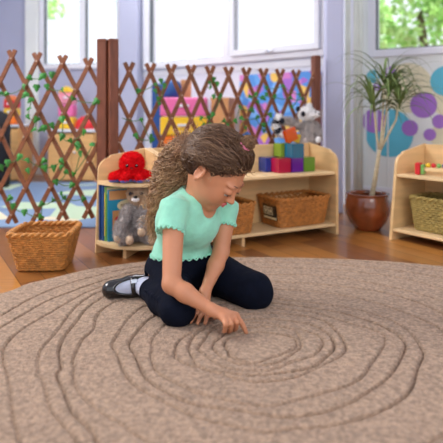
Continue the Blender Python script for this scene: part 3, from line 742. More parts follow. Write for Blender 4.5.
# ---------------------------------------------------------------- books
specs = [('c_navy', .012, .245, .292, -.009, 'tall navy book closest to the back of the corner shelf'),
         ('c_blue', .016, .24, .296, .008, 'tall blue book standing at the left of the corner shelf'),
         ('c_green', .014, .225, .285, .0265, 'green and yellow book second from the front on the corner shelf'),
         ('c_teal', .012, .205, .270, .0445, 'teal picture book facing out with a cream oval title on its cover')]
for i, (m, thk, w, h, off, lab) in enumerate(specs):
    c = CQ-U*(.268-w/2-.0-.010*i)+N*(.028+off)+Z*.0685
    t = thing('picture_book', c, lab, 'book', 'picture books standing on the corner shelf')
    mb = MB()
    mb.box(c+N*(thk/2)+Z*h/2, (w/2, .0012, h/2), [U, N, Z]); mb.box(c-N*(thk/2)+Z*h/2, (w/2, .0012, h/2), [U, N, Z]); mb.box(c-U*(w/2)+Z*h/2, (.0012, thk/2, h/2), [U, N, Z]); mb.build('cover', M[m], t)
    mb = MB(); mb.box(c+U*.003+Z*(h/2), (w/2-.005, thk/2-.0015, h/2-.004), [U, N, Z]); mb.build('pages', M['pages'], t)
    fc = c+N*(thk/2+.0018)
    if i == 3:
        mb = MB(); mb.box(fc+Z*(h-.028), (w/2-.004, .0006, .024), [U, N, Z]); mb.box(fc-U*.0+Z*.11-U*.03, (.05, .0006, .05), [U, N, Z]); mb.build('cover_band', M['c_tan'], t)
        mb = MB(); n = 28; mb.prism([fc+N*.0014+Z*(h-.085)+U*(.065*math.cos(6.283*k/n))+U*.01+Z*.032*math.sin(6.283*k/n) for k in range(n)], N, .001); mb.build('title_oval', M['c_cream'], t)
        mb = MB(); pts = [fc+N*.003+Z*(h-.086+.010*math.sin(k*1.1))+U*(.01-.045+.0023*k) for k in range(40)]; mb.tube(pts, .0016, 5); mb.build('title_lettering', M['c_brown'], t)
        mb = MB(); mb.ball(fc+N*.0+Z*.075+U*.03, (.032, .002, .045), [U, N, Z], 14); mb.build('cover_figure', M['c_brown'], t)
        mb = MB(); mb.ball(fc+Z*.11-U*.055, (.014, .003, .02), [U, N, Z], 12); mb.build('cover_figure', M['c_red'], t)
    elif i == 2:
        mb = MB(); mb.box(c-U*(w/2+.0018)+Z*h*.5, (.0006, thk*.3, h*.4), [U, N, Z]); mb.build('spine_strip', M['c_yellow'], t)
        mb = MB(); mb.box(fc+Z*(h-.02), (w/2-.006, .0005, .017), [U, N, Z]); mb.build('cover_band', M['c_cream'], t)

# ---------------------------------------------------------------- potted plant
PP = np.array([.935, 3.52, 0.])
t = thing('potted_plant', PP, 'dragon tree with thin arching leaves in a round brown glazed pot', 'plant')
mb = MB(); mb.lathe(PP, [(.001, 0), (.075, 0), (.085, .008), (.115, .05), (.137, .10), (.143, .14), (.140, .18), (.131, .212), (.128, .222), (.135, .226), (.136, .232), (.122, .234), (.118, .215), (.125, .19), (.12, .17), (.001, .165)], 48)
mb.build('pot', M['pot'], t, smooth=True)
mb = MB(); mb.lathe(PP, [(.12, .19), (.08, .198), (.03, .195), (.001, .2)], 30); mb.build('soil', M['soil'], t, smooth=True)
def P(x, y, dy=0): return W(x, y, 3.52+dy)
fork = P(379.5, 150)
mb = MB(); pts = [P(371.5, 199), P(374, 185), P(376.5, 170), fork]; rr = []
PT = []
for a, b in zip(pts[:-1], pts[1:]):
    for k in np.linspace(0, 1, 6)[:-1]: PT.append(a*(1-k)+b*k)
PT.append(fork); mb.tube(PT, [.017-.006*i/len(PT)+.0015*(i % 2) for i in range(len(PT))], 10)
heads = [(P(374, 100, -.05), [P(377, 138), P(375, 118)]), (P(388, 88, .03), [P(383, 138), P(386, 115)]), (P(399, 98, 0), [P(388, 135), P(396, 120)]), (P(384, 78, .06), [P(381, 140), P(383, 110)])]
for h, mid in heads: mb.tube([fork-Z*.01]+mid+[h], [.009, .008, .007, .006], 8)
mb.build('cane', M['cane'], t, smooth=True)
mb = MB(); rsd = np.random.RandomState(5)
def frond(h, d, L, up, droop, w=.0075, seg=10):
    d = unit([*d, 0]) ; pts = []; v = unit(d*math.cos(up)+Z*math.sin(up)); p = np.array(h, float)
    for i in range(seg+1):
        pts.append(p.copy()); p = p+v*L/seg; v = unit(v-Z*droop*(i+1)/seg)
    vs = []
    for i, q in enumerate(pts):
        tt = unit(pts[min(i+1, seg)]-pts[max(i-1, 0)]); sd = np.cross(tt, Z); sd = unit(sd) if np.linalg.norm(sd) > .05 else np.cross(d, Z)
        ww = w*(.6+.6*math.sin(math.pi*min(1, i/seg*1.3+.1)))*(1-(i/seg)**3)*.9 + .0008; nn = np.cross(sd, tt)
        vs += [q-sd*ww+nn*ww*.3, q-nn*ww*.1, q+sd*ww+nn*ww*.3]
    mb.add(vs, [(3*i+a, 3*i+a+1, 3*i+a+4, 3*i+a+3) for i in range(seg) for a in (0, 1)])
for h, _ in heads:
    for i in range(26):
        q = rsd.rand()*6.283; up = rsd.uniform(.15, 1.3); L = rsd.uniform(.24, .44)
        frond(h-Z*rsd.uniform(0, .08), (math.cos(q), math.sin(q)*.8), L, up, rsd.uniform(.30, .75), .0078)
for (dx, L, up, dr) in ((1, .40, .75, .22), (1, .40, .3, .16), (-1, .36, .3, .28), (-1, .36, .0, .2), (1, .38, .1, .1)):
    frond(heads[1][0], (dx, rsd.uniform(-.4, .4)), L, up, dr)
mb.build('leaves', M['frond'], t, smooth=True, fixn=False)

# ---------------------------------------------------------------- rug
def closed(pts, n=10):
    pts = np.array(pts, float); m = len(pts); out = []
    for i in range(m):
        p0, p1, p2, p3 = pts[i-1], pts[i], pts[(i+1) % m], pts[(i+2) % m]
        for t in np.linspace(0, 1, n, endpoint=False):
            out.append(.5*((2*p1)+(-p0+p2)*t+(2*p0-5*p1+4*p2-p3)*t*t+(-p0+3*p1-3*p2+p3)*t**3))
    return np.array(out)
RZ = .025
rings_px = [
 [(225,347),(231,339),(247,334),(272,333.5),(290,338),(296,345),(290,352),(274,359),(251,363),(235,359),(227,353)],
 [(215,347),(219,338),(232,331),(263,328),(292,331),(302,341),(298,351),(284,359),(263,366),(243,366),(223,359)],
 [(199,347),(205,337),(217,330),(240,325),(270,324),(308,333),(322,343),(314,355),(296,363),(271,370),(243,371),(219,366),(204,357)],
 [(188,349),(194,338),(210,328),(240,321),(272,320),(308,326),(332,337),(334,350),(322,361),(300,370),(271,376),(240,376),(210,370),(194,361)],
 [(176,352),(178,343),(190,333),(215,324),(240,317),(270,314),(292,315),(325,323),(343,342),(341,358),(312,371),(284,380),(251,382),(219,376),(190,366),(178,359)],
 [(151,350),(153,338),(170,322),(200,313),(240,309),(275,309),(308,313),(340,321),(377,332),(386,343),(368,364),(361,380),(336,391),(290,403),(251,405),(210,398),(180,387),(160,373)],
 [(131,351),(134,338),(150,320),(180,308),(240,303),(290,306),(345,315),(384,327),(402,341),(402,354),(382,384),(359,400),(317,414),(290,417),(251,415),(202,407),(170,394),(147,377)],
 [(116,350),(117,335),(130,317),(155,303),(230,296),(290,301),(317,304),(359,311),(404,329),(423,350),(420,366),(407,391),(372,416),(327,428),(290,431),(260,431),(215,424),(180,412),(151,396),(126,373)],
 [(73,364),(78,343),(94,331),(100,313),(130,298),(200,289),(290,291),(340,296),(395,309),(443,332),(470,370),(470,410),(420,450),(300,466),(200,462),(137,437),(115,423),(92,405),(78,387)],
 [(60,370),(60,354),(69,332),(80,316),(94,303),(125,290),(200,282),(290,283),(350,288),(400,298),(450,318),(510,360),(505,430),(400,490),(250,500),(150,475),(105,446),(92,432),(71,412),(60,387)],
 [(40,377),(41,354),(53,334),(76,308),(104,291),(160,279),(280,275),(350,280),(443,303),(530,350),(560,430),(420,520),(250,540),(120,500),(78,443),(69,430),(50,405)],
 [(8,385),(2,355),(9,341),(37,322),(69,302),(105,286),(180,271),(280,268.5),(370,274),(443,290),(540,335),(620,430),(450,600),(200,600),(60,520),(20,443)],
 [(-30,400),(-18,345),(28,313),(60,296),(100,282),(160,268),(250,263),(350,266),(443,279),(560,310),(690,420),(500,640),(180,660),(0,560),(-20,460)],
 [(-80,400),(-60,345),(-10,322),(37,295.5),(82,281),(137,267.5),(200,261),(290,259.7),(370,263),(443,272),(600,300),(760,420),(560,690),(160,720),(-60,600),(-90,480)]]
edge = [G(x, y, RZ) for x, y in [(0,293),(25,284),(46,279),(92,268.5),(151,260.5),(190,258),(240,257),(290,257.3),(354,259.3),(400,262),(443,266)]]
edge = [e[:2] for e in edge]+[(1.42, 2.45), (1.55, 2.0), (1.45, 1.4), (1.1, .9), (.5, .6), (-.15, .62), (-.75, .95), (-1.1, 1.4), (-1.15, 1.85), (-1.04, 2.15)]
E = closed(edge, 14)
h = .0042; xs = np.arange(-1.25, 1.66, h); ys = np.arange(.5, 2.95, h)
gx, gy = np.meshgrid(xs, ys, indexing='ij'); P2 = np.stack([gx, gy], -1)
def dist_to(poly, closed_=True, lim=.06):
    Dm = np.full(gx.shape, 1.0)
    for i in range(len(poly)):
        a = poly[i]; b = poly[(i+1) % len(poly)]
        i0 = max(0, int((min(a[0], b[0])-lim-xs[0])/h)); i1 = min(len(xs), int((max(a[0], b[0])+lim-xs[0])/h)+2)
        j0 = max(0, int((min(a[1], b[1])-lim-ys[0])/h)); j1 = min(len(ys), int((max(a[1], b[1])+lim-ys[0])/h)+2)
        if i1 <= i0 or j1 <= j0: continue
        Q = P2[i0:i1, j0:j1]; d = b-a; t = np.clip(((Q-a)@d)/(d@d+1e-12), 0, 1)
        dd = np.linalg.norm(Q-a-t[..., None]*d, axis=-1); Dm[i0:i1, j0:j1] = np.minimum(Dm[i0:i1, j0:j1], dd)
    return Dm
def inside(poly):
    c = np.zeros(gx.shape, bool); n = len(poly)
    for i in range(n):
        a = poly[i]; b = poly[(i+1) % n]
        if a[1] == b[1]: continue
        m = ((a[1] > gy) != (b[1] > gy)); c ^= m & (gx < (b[0]-a[0])*(gy-a[1])/(b[1]-a[1])+a[0])
    return c
de = dist_to(E, lim=.08); ins = inside(E)
sd = np.where(ins, de, -de)
gz = np.full(gx.shape, RZ+.004)
for k, rp in enumerate(rings_px):
    rp = closed(rp, 8); world = np.array([G(x, y, RZ)[:2] for x, y in rp])
    wob = np.array([.005*math.sin(i*.21+k*2)+.003*math.sin(i*.43+k) for i in range(len(world))])[:, None]
    cen = world.mean(0); dn = world-cen; dn /= np.linalg.norm(dn, axis=1)[:, None]
    world = world+dn*wob
    d = dist_to(world)
    gz -= .018/(1+(d/.0036)**4)*(.8 if k % 3 else 1.0)*(.8+.25*np.sin(gx*7+k*2)*np.cos(gy*6+k))
nz = np.random.RandomState(3).rand(*gx.shape)
nz2 = (nz+np.roll(nz, 1, 0)+np.roll(nz, 1, 1)+np.roll(nz, -1, 0)+np.roll(nz, -1, 1))/5
gz += (nz2-.5)*.0035+(nz-.5)*.0012
tt = np.clip(sd/.02, 0, 1); gz = gz*np.sqrt(np.clip(1-(1-tt)**2, 0, 1)); gz = np.maximum(gz, .001)
keep = sd > -h*1.5
gx2 = gx.copy(); gy2 = gy.copy()
idx = -np.ones(gx.shape, int); use = keep; idx[use] = np.arange(use.sum())
V = np.stack([gx2[use], gy2[use], np.where(sd[use] <= 0, .001, gz[use])], -1)
q = np.stack([idx[:-1, :-1], idx[1:, :-1], idx[1:, 1:], idx[:-1, 1:]], -1).reshape(-1, 4); q = q[np.all(q >= 0, 1)]
mb = MB(); mb.v = V.tolist(); mb.f = [tuple(a) for a in q.tolist()]; mb.mi = [0]*len(q)
o = mb.build('rug', M['rug'], smooth=True, origin=(.15, 1.8, 0), fixn=False); tag(o, 'thick tan rug carved with wavy tree-ring grooves', 'rug')
# ================================================================ the child
RZs = RZ+.004
Lr = unit([.66, .75, 0]); Fd = unit([.75, -.66, 0])          # right-to-left across the body; the way the chest faces
AXB = [Lr, Fd, Z]
hd = unit([.90, -.43, 0]); HF = unit(hd*.70-Z*.71); HR = unit(np.cross(HF, hd*.71+Z*.70)); HU = np.cross(HR, HF)   # head: forward, right, up
HC = W(216.5, 171, 2.02); AXH = [HF, HR, HU]
def hl(f, r, u): return HC+HF*f+HR*r+HU*u
pel = np.array([-.158, 2.20, .135]); bel = W(184, 252, 2.15); che = W(190, 222, 2.10); upc = W(195, 206, 2.085); nek = W(197, 199, 2.09)
shR = W(174, 209, 1.99); elR = W(171.5, 284, 1.85); wrR = W(212, 310, 1.785)
shL = W(226.5, 208, 2.17); elL = W(221, 252, 2.12); wrL = W(205, 292, 1.985)
hipR = np.array([-.215, 2.15, .13]); hipL = np.array([-.105, 2.27, .125])
knR = W(177.5, 309, 1.885); knL = W(254, 292, 2.06)
ankR = W(150, 290, 2.075); ankL = np.array([.02, 2.40, .075])
GIRL = thing('person', np.array([pel[0], pel[1], RZs]), 'child with curly brown ponytail, mint tee and navy leggings kneeling and pointing at the rug', 'person')

b = Field((-.56, 1.66, .0), (.26, 2.56, .74), .0042)
# trunk
b.ell(pel, (.125, .105, .10), AXB, .03); b.ell(bel, (.112, .088, .10), AXB, .05); b.ell(che, (.120, .085, .10), AXB, .05)
b.ell(upc-Z*.005, (.12, .065, .055), AXB, .05)
b.cap(nek-Z*.02, hl(-.035, 0, -.065), .044, .043, .03)
# legs (under the leggings)
b.cap(hipR, knR, .070, .045, .03); b.cap(hipL, knL, .075, .055, .03); b.cap(knR, ankR, .045, .03, .01); b.cap(knL, ankL, .05, .03, .01)
# arms
for s, e, w_ in ((shR, elR, wrR), (shL, elL, wrL)):
    b.cap(s, e, .041, .031, .02); b.cap(e, e*.65+w_*.35, .031, .031, .012); b.cap(e*.65+w_*.35, w_, .031, .0185, .012)
# head
b.ell(hl(-.018, 0, .028), (.112, .092, .10), AXH, .02)
b.ell(hl(.028, 0, -.03), (.078, .070, .092), AXH, .03)
b.ell(hl(.035, 0, -.075), (.055, .05, .045), AXH, .02)
for sg in (1, -1):
    b.ell(hl(.060, .036*sg, -.048), (.032, .028, .034), AXH, .025)
    b.ell(hl(.112, .036*sg, .0), (.014, .020, .014), AXH, .014, 's')
    b.ell(hl(.0920, .036*sg, .0005), (.0180, .0200, .0150), AXH, .006)
    b.ell(hl(.086, .036*sg, .024), (.018, .026, .008), AXH, .012)
b.cap(hl(.098, 0, .004), hl(.115, 0, -.029), .008, .0105, .012); b.ell(hl(.1195, 0, -.0335), (.0115, .013, .010), AXH, .008)
for sg in (1, -1): b.ell(hl(.109, .011*sg, -.038), (.009, .007, .006), AXH, .005)
b.ell(hl(.088, 0, -.064), (.018, .024, .016), AXH, .014); b.ell(hl(.074, 0, -.102), (.024, .024, .020), AXH, .02)
# ears
for sg in (1, -1):
    ec = hl(-.008, .087*sg, -.010); en = unit(HR*sg*.85-HF*.5)
    e2 = unit(np.cross(HU, en))*1.0; AXE = [unit(np.cross(HU, en)), en, HU]
    b.ell(ec+en*.010, (.021, .007, .032), AXE, .006); b.ell(ec+en*.016, (.012, .006, .019), AXE, .004, 's')
    for i in range(9):
        q0_ = math.radians(-60+i*30); q1_ = math.radians(-60+(i+1)*30)
        A_ = [ec+en*.014+AXE[0]*.019*math.cos(q)*(1)+HU*.029*math.sin(q) for q in (q0_+math.radians(30), q1_+math.radians(30))]
        b.cap(A_[0], A_[1], .0048, .0048, .003)
    b.ell(ec+en*.010-HU*.030, (.009, .006, .009), AXE, .004)
# pointing hand
mI = W(236, 315.5, 1.80); mM = W(232, 316, 1.785); mR = W(228, 317, 1.77); mL = W(223.5, 318, 1.757)
RF = .0088
b.cap(wrR, mI*.8+wrR*.2, .018, .0115, .010); b.cap(wrR, mM*.85+wrR*.15, .018, .012, .010); b.cap(wrR, mR*.85+wrR*.15, .017, .012, .010); b.cap(wrR, mL*.85+wrR*.15, .015, .011, .010)
b.cap(mI, mL, .0118, .0105, .012)
b.finger = None
def fing(pts, rs, k=.0035):
    for i in range(len(pts)-1): b.cap(pts[i], pts[i+1], rs[i], rs[i+1], .005 if i == 0 else .001)
tipI = W(246.5, 333.0, 1.800); fing([mI, W(241, 322, 1.797), W(244, 327.5, 1.798), tipI], [.0105, .0092, .0086, .0068])
fing([mM, W(236.5, 322.0, 1.765), W(236, 328, 1.792), W(234, 330, 1.812)], [.0105, .0092, .0086, .0076])
fing([mR, W(231.0, 323.5, 1.745), W(230.5, 330, 1.772), W(228.5, 331.5, 1.795)], [.0105, .0092, .0086, .0076])
fing([mL, W(225.5, 324.0, 1.733), W(225, 330.5, 1.757), W(223.5, 331.5, 1.78)], [.0098, .0085, .0078, .0068])
fing([W(219, 311.5, 1.83), W(225, 310.5, 1.868), W(231, 316, 1.872), W(236, 322, 1.866)], [.014, .0115, .0095, .0078])
# resting left hand, flat on the rug between the thighs
hdir = unit([-.30, -.9, 0]); hs = unit(np.cross(Z, hdir)); pc = np.array([wrL[0], wrL[1]-.03, RZs+.020])
b.cap(wrL, pc, .021, .020, .012)
for i, (o_, ln) in enumerate(((-.030, .046), (-.010, .056), (.010, .060), (.030, .054))):
    m_ = pc+hdir*.045+hs*o_; b.cap(pc+hs*o_*.5, m_, .016, .0115, .01)
    d_ = unit(hdir+hs*o_*5); fing([m_, m_+d_*ln*.5+Z*.003, m_+d_*ln-Z*.010], [.0105, .009, .0068])
fing([pc+hs*.018, pc+hs*.042+hdir*.022, pc+hs*.055+hdir*.05-Z*.006], [.014, .010, .008])
field_obj(b, 'body', M['skin'], GIRL, relax=1)

# ---- tee
def in_frame(p): return p
f = Field((-.36, 1.85, .10), (.16, 2.36, .50), .0038)
f.ell(bel-Fd*.012+Z*-.02, (.126, .110, .13), AXB, .03); f.ell(bel-Fd*.012-Z*.05, (.132, .118, .07), AXB, .03)
f.ell(che-Fd*.018, (.132, .110, .112), AXB, .04); f.ell(upc-Z*.002, (.132, .074, .062), AXB, .05); f.ell(che+Fd*.025-Z*.01, (.10, .08, .07), AXB, .03)
f.cap(upc+Z*.01, nek+Z*.012-Fd*.01, .070, .054, .03)
f.noise(.0035, 28)
f.cap(nek+Fd*.055+Z*.05, nek+Fd*.080-Z*.022, .052, .044, .006, 's'); f.cap(nek-Z*.03, hl(-.03, 0, -.06), .049, .055, .004, 's')
f.ell(nek+Z*.088+Fd*.01, (.09, .08, .058), AXB, .006, 's')
def sleeve(s, e, L, r0, r1):
    d = unit(e-s); f.cap(s-d*.02, s+d*L, r0, r1, .02, flat=True)
    f.ell(s+Z*.0, (r0*1.02,)*3, None, .02)
sleeve(shR, elR+np.array([-.03, 0, 0]), .085, .049, .050); sleeve(shL, elL, .062, .043, .044)
# wrinkles gathering at the waist and armpits
for k in range(7):
    a = bel+Fd*.10+Lr*(-.10+.028*k)-Z*(.035-.012*(k % 3)); f.cap(a, a+Lr*.05+Z*(.03 if k % 2 else -.012)-Fd*.01, .007, .004, .010)
HP = np.array([-.14, 2.12, .197]); HN = unit([.02, -.05, -1]); f.half(HP, HN)
tee = field_obj(f, 'tee_shirt', M['tee'], GIRL, relax=2)
def wavy_ring(c, a1, a2, r1, r2, nrm, amp, waves, tr, start=0, end=2*math.pi):
    n = waves*8; return [c+a1*math.cos(q)*(r1+amp*.6*math.cos(waves*q))+a2*math.sin(q)*(r2+amp*.6*math.cos(waves*q))+nrm*amp*math.sin(waves*q) for q in np.linspace(start, end, n, endpoint=False)]
for s, e, L, r in ((shR, elR+np.array([-.03, 0, 0]), .085, .0495), (shL, elL, .062, .0435)):
    d = unit(e-s); a1 = unit(np.cross(d, (0, 1, 0))); a2 = np.cross(d, a1)
    mb = MB(); mb.tube(wavy_ring(s+d*L, a1, a2, r, r, d, .0045, 16, 0), .0034, 6, closed=True); mb.build('sleeve_hem', M['tee'], tee, smooth=True)
# hem ring follows the tee outline at its bottom plane
V_, _ = f.mesh(1); bot = V_[np.abs((V_-HP)@HN) < .004]
cc = bot.mean(0); ang = np.arctan2((bot-cc)@Fd, (bot-cc)@Lr); rad = np.hypot((bot-cc)@Fd, (bot-cc)@Lr); hem = []
nb = 208; RR = []
for i in range(nb):
    q = -math.pi+2*math.pi*(i+.5)/nb; m_ = np.abs((ang-q+math.pi) % (2*math.pi)-math.pi) < .12
    r_ = rad[m_].max() if m_.any() else .12; p = cc+(Lr*math.cos(q)+Fd*math.sin(q))*(r_-.001+.002*math.cos(q*26)); p[2] = HP[2]-((p[0]-HP[0])*HN[0]+(p[1]-HP[1])*HN[1])/HN[2]+.0042*math.sin(q*26); hem.append(p)
mb = MB(); mb.tube(hem, .0034, 6, closed=True); mb.build('bottom_hem', M['tee'], tee, smooth=True)

# ---- leggings
f = Field((-.42, 1.74, .02), (.24, 2.50, .27), .0042)
f.ell(pel, (.140, .118, .112), AXB, .03); f.ell(bel-Z*.02, (.120, .096, .072), AXB, .04)
f.cap(hipR, knR, .082, .057, .04); f.cap(hipL, knL, .090, .069, .04)
f.ell(knR, (.058, .060, .057), None, .02); f.ell(knL, (.07, .068, .067), None, .02)
f.cap(knR, knR*.5+ankR*.5, .056, .056, .012); f.cap(knR*.5+ankR*.5, ankR, .056, .040, .012, flat=False)
f.cap(knL, ankL, .064, .042, .012)
for i in range(10):   # folds behind the knee and at the groin
    t_ = .15+.08*i; p = hipR*(1-t_)+knR*t_; sd = unit(np.cross(knR-hipR, Z)); f.cap(p+sd*.02+Z*(.078-.02*t_), p-sd*.055+Z*.045, .006, .004, .010)
for i in range(5):
    p = knR*(.8-.12*i)+ankR*(.2+.12*i); f.cap(p+np.array([-.045, -.03, .03]), p+np.array([.02, -.045, -.01]), .005, .004, .008)
f.noise(.0028, 24)
f.half(ankR+unit(ankR-knR)*.004, ankR-knR) if False else None
sl, P_ = f.sub(f.lo, f.lo+f.h*(f.n-1)); dcut = (P_-ankR)@unit(ankR-knR); near = (np.linalg.norm(P_-ankR, axis=-1) < .085) & (P_[..., 2] < .135)
f.D = np.where(near & (P_[..., 0] < -.2), np.maximum(f.D, dcut), f.D)
f.half((0, 0, RZs-.001), (0, 0, -1))
field_obj(f, 'leggings', M['leggings'], GIRL, relax=2)

# ---- sock and shoes
heel = W(152, 283, 2.165); toe = W(111, 289.5, 2.135); fdir = unit(toe-heel); up_ = unit(np.array([-.05, -.82, .20])); up_ = unit(up_-fdir*np.dot(up_, fdir)); wd = np.cross(fdir, up_)
AXF = [fdir, up_, wd]; FL = np.linalg.norm(toe-heel)
def footfield(inf):
    f = Field((-.52, 1.98, .0), (-.16, 2.32, .24), .0035)
    f.cap(heel, heel+fdir*FL*.5, .034+inf, .035+inf, .01); f.cap(heel+fdir*FL*.45, toe, .035+inf, .031+inf, .02)
    return f
f = footfield(-.002)
f.cap(ankR-unit(ankR-knR)*.045, heel*.72+toe*.28, .0395, .033, .012)
for i in range(3):
    c = ankR*(1-.28*i)+(heel*.72+toe*.28)*.28*i; 
f.noise(.0012, 60); f.half((0, 0, RZs), (0, 0, -1))
field_obj(f, 'sock', M['sock'], GIRL, relax=1)
mb = MB(); dk = unit(ankR-knR); a1 = unit(np.cross(dk, Z)); a2 = np.cross(dk, a1)
mb.tube([ankR+dk*.001+(a1*math.cos(q)+a2*math.sin(q))*.0395 for q in np.linspace(0, 2*math.pi, 30, endpoint=False)], .0045, 6, closed=True); mb.build('legging_cuff', M['leggings'], GIRL, smooth=True)
f = footfield(.004)
f.ell(heel+fdir*FL*.60+up_*.045, (.052, .032, .030), AXF, .005, 's')
f.ell(heel+fdir*FL*.05+up_*.055, (.060, .042, .05), AXF, .005, 's')
f.cap(heel-up_*.030-fdir*.015, toe-up_*.024, .018, .016, .006)
f.half((0, 0, RZs-.0), (0, 0, -1))
shoe = field_obj(f, 'shoe', M['shoe'], GIRL, relax=1)
c = heel+fdir*FL*.43; st = []
for i in range(26):
    q = math.pi*(-.15+1.30*i/25); st.append(c+fdir*.006*math.sin(q)+wd*math.cos(q)*.041+up_*math.sin(q)*.044)
mb = MB(); mb.tube(st, .0085, 8, flat=.35, up=fdir); sp_ = mb.build('shoe_strap', M['shoe'], shoe, smooth=True)
mb = MB(); p = c+wd*-.018+up_*.043 if np.dot(wd, Z) < 0 else c+wd*.018+up_*.043
mb.box(p, (.013, .003, .008), [fdir, up_, wd], .002); mb.build('buckle', M['buckle'], shoe)
hl2 = ankL; f = Field((-.14, 2.32, .02), (.14, 2.62, .16), .005); d2_ = unit([-.5, .6, -.08])
f.cap(ankL+Z*-.005, ankL+d2_*.15-Z*.01, .036, .030, .01); f.half((0, 0, RZs), (0, 0, -1)); field_obj(f, 'shoe', M['shoe'], GIRL, relax=1)

# ---- face details
for sg in (1, -1):
    ec = hl(.0915, .036*sg, -.0095)
    mb = MB(); mb.ball(ec, .0125, n=14); ey = mb.build('eye', M['eyewhite'], GIRL, smooth=True)
    mb = MB(); gz_ = unit(HF*.8-HU*.45); mb.ball(ec+gz_*.0072, .0068, n=12); mb.build('iris', M['iris'], ey, smooth=True)
    mb = MB(); pts = []
    for i in range(11):
        t_ = -1+.2*i; pts.append(hl(.1075-.0065*t_*t_-.004*max(0, t_), (.036+.0185*t_)*sg, -.0055-.0045*t_*t_))
    mb.tube(pts, [.0009+.0016*math.sin(math.pi*i/10) for i in range(11)], 6)
    for i in range(1, 11):
        p = pts[i]; d = unit(HF*.8-HU*.5+HR*sg*(.25*(i-4)/5)); s_ = HR*.0008; mb.add([p-s_, p+s_, p+d*.011], [(0, 1, 2)])
    mb.build('eyelashes', M['dark'], GIRL, smooth=True)
    mb = MB(); pts = []
    for i in range(12):
        t_ = i/11; pts.append(hl(.1035-.020*t_*t_, (.014+.042*t_)*sg, .026+.008*math.sin(t_*2.4)-.005*t_))
    mb.tube(pts, [.0010+.0014*math.sin(math.pi*min(1, i/11+.15)) for i in range(12)], 6, flat=.7); mb.build('eyebrow', M['brow'], GIRL, smooth=True)
f = Field(HC-.16, HC+.16, .0026)
f.cap(hl(.1025, .018, -.0610), hl(.1095, .004, -.058), .0028, .0056, .003); f.cap(hl(.1025, -.018, -.0610), hl(.1095, -.004, -.058), .0028, .0056, .003)
f.cap(hl(.0995, .014, -.0645), hl(.1065, 0, -.0695), .0028, .0066, .003); f.cap(hl(.0995, -.014, -.0645), hl(.1065, 0, -.0695), .0028, .0066, .003)
field_obj(f, 'lips', M['lip'], GIRL, relax=1)

# ---- hair
f = Field(HC-.24, HC+.24, .0045)
f.ell(hl(-.018, 0, .028), (.112, .092, .10), AXH, .0)
sl, P_ = f.sub(f.lo, f.lo+f.h*(f.n-1)); loc = np.stack([(P_-HC)@HF, (P_-HC)@HR, (P_-HC)@HU], -1)
hpl = (loc[..., 0]-.022)*.76-(loc[..., 2]-.008)*.65
f.D = np.maximum(f.D-np.clip(-hpl*.42-.001, -.02, .024), hpl).astype(np.float32)
f.noise(.003, 70)
f.ell(hl(-.008, .098, -.012), (.030, .03, .038), AXH, .008, 's')
cap = field_obj(f, 'hair', M['haircap'], GIRL, relax=1)
g0 = hl(-.105, .01, .01)
guide = [g0, W(187, 153, 2.13), W(174, 174, 2.16), W(165, 200, 2.20), W(156, 236, 2.24)]
gr = [.050, .080, .084, .066, .040]
def gpt(t):
    t = min(max(t, 0), .999)*(len(guide)-1); i = int(t); a = t-i; P_ = [guide[max(i-1, 0)], guide[i], guide[i+1], guide[min(i+2, len(guide)-1)]]
    p = .5*((2*P_[1])+(-P_[0]+P_[2])*a+(2*P_[0]-5*P_[1]+4*P_[2]-P_[3])*a*a+(-P_[0]+3*P_[1]-3*P_[2]+P_[3])*a**3)
    return p, gr[i]*(1-a)+gr[i+1]*a
f = Field((-.42, 1.98, .24), (.02, 2.40, .72), .006)
for i in range(24):
    p, r = gpt(i/23); q, r2 = gpt((i+1)/23); f.cap(p, q, r*.66, r2*.66, .02)
f.cap(hl(-.08, .03, .0), guide[1], .06, .05, .02)
f.noise(.016, 45)
field_obj(f, 'hair_mass', M['hairmass'], cap, relax=1, fuzz=.004)
V_ = []; Fc = []; T_ = []
rh = np.random.RandomState(11)
def strand(pts, r, t0, t1):
    pts = np.array(pts); m = len(pts); tg = np.gradient(pts, axis=0); tg /= np.linalg.norm(tg, axis=1)[:, None]+1e-9
    a = np.cross(tg, (.3, .5, .8)); a /= np.linalg.norm(a, axis=1)[:, None]+1e-9; b_ = np.cross(tg, a); n0 = len(V_)
    rr_ = r*np.minimum(1, (m-np.arange(m))/(m*.3)+.25)
    for i in range(m):
        for k in range(3):
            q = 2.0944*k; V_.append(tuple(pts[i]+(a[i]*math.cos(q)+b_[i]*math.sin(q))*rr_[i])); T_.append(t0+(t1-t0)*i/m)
    for i in range(m-1):
        for k in range(3): Fc.append((n0+3*i+k, n0+3*i+(k+1) % 3, n0+3*i+3+(k+1) % 3, n0+3*i+3+k))
def curl(pts, rad, turns, ph):
    pts = np.array(pts); m = len(pts); tg = np.gradient(pts, axis=0); tg /= np.linalg.norm(tg, axis=1)[:, None]+1e-9
    a = np.cross(tg, (.2, .9, .3)); a /= np.linalg.norm(a, axis=1)[:, None]+1e-9; b_ = np.cross(tg, a); s = np.linspace(0, 1, m)
    rr_ = rad*np.minimum(1, s*5+.15); q = ph+s*turns*6.283
    return pts+a*(np.cos(q)*rr_)[:, None]+b_*(np.sin(q)*rr_)[:, None]
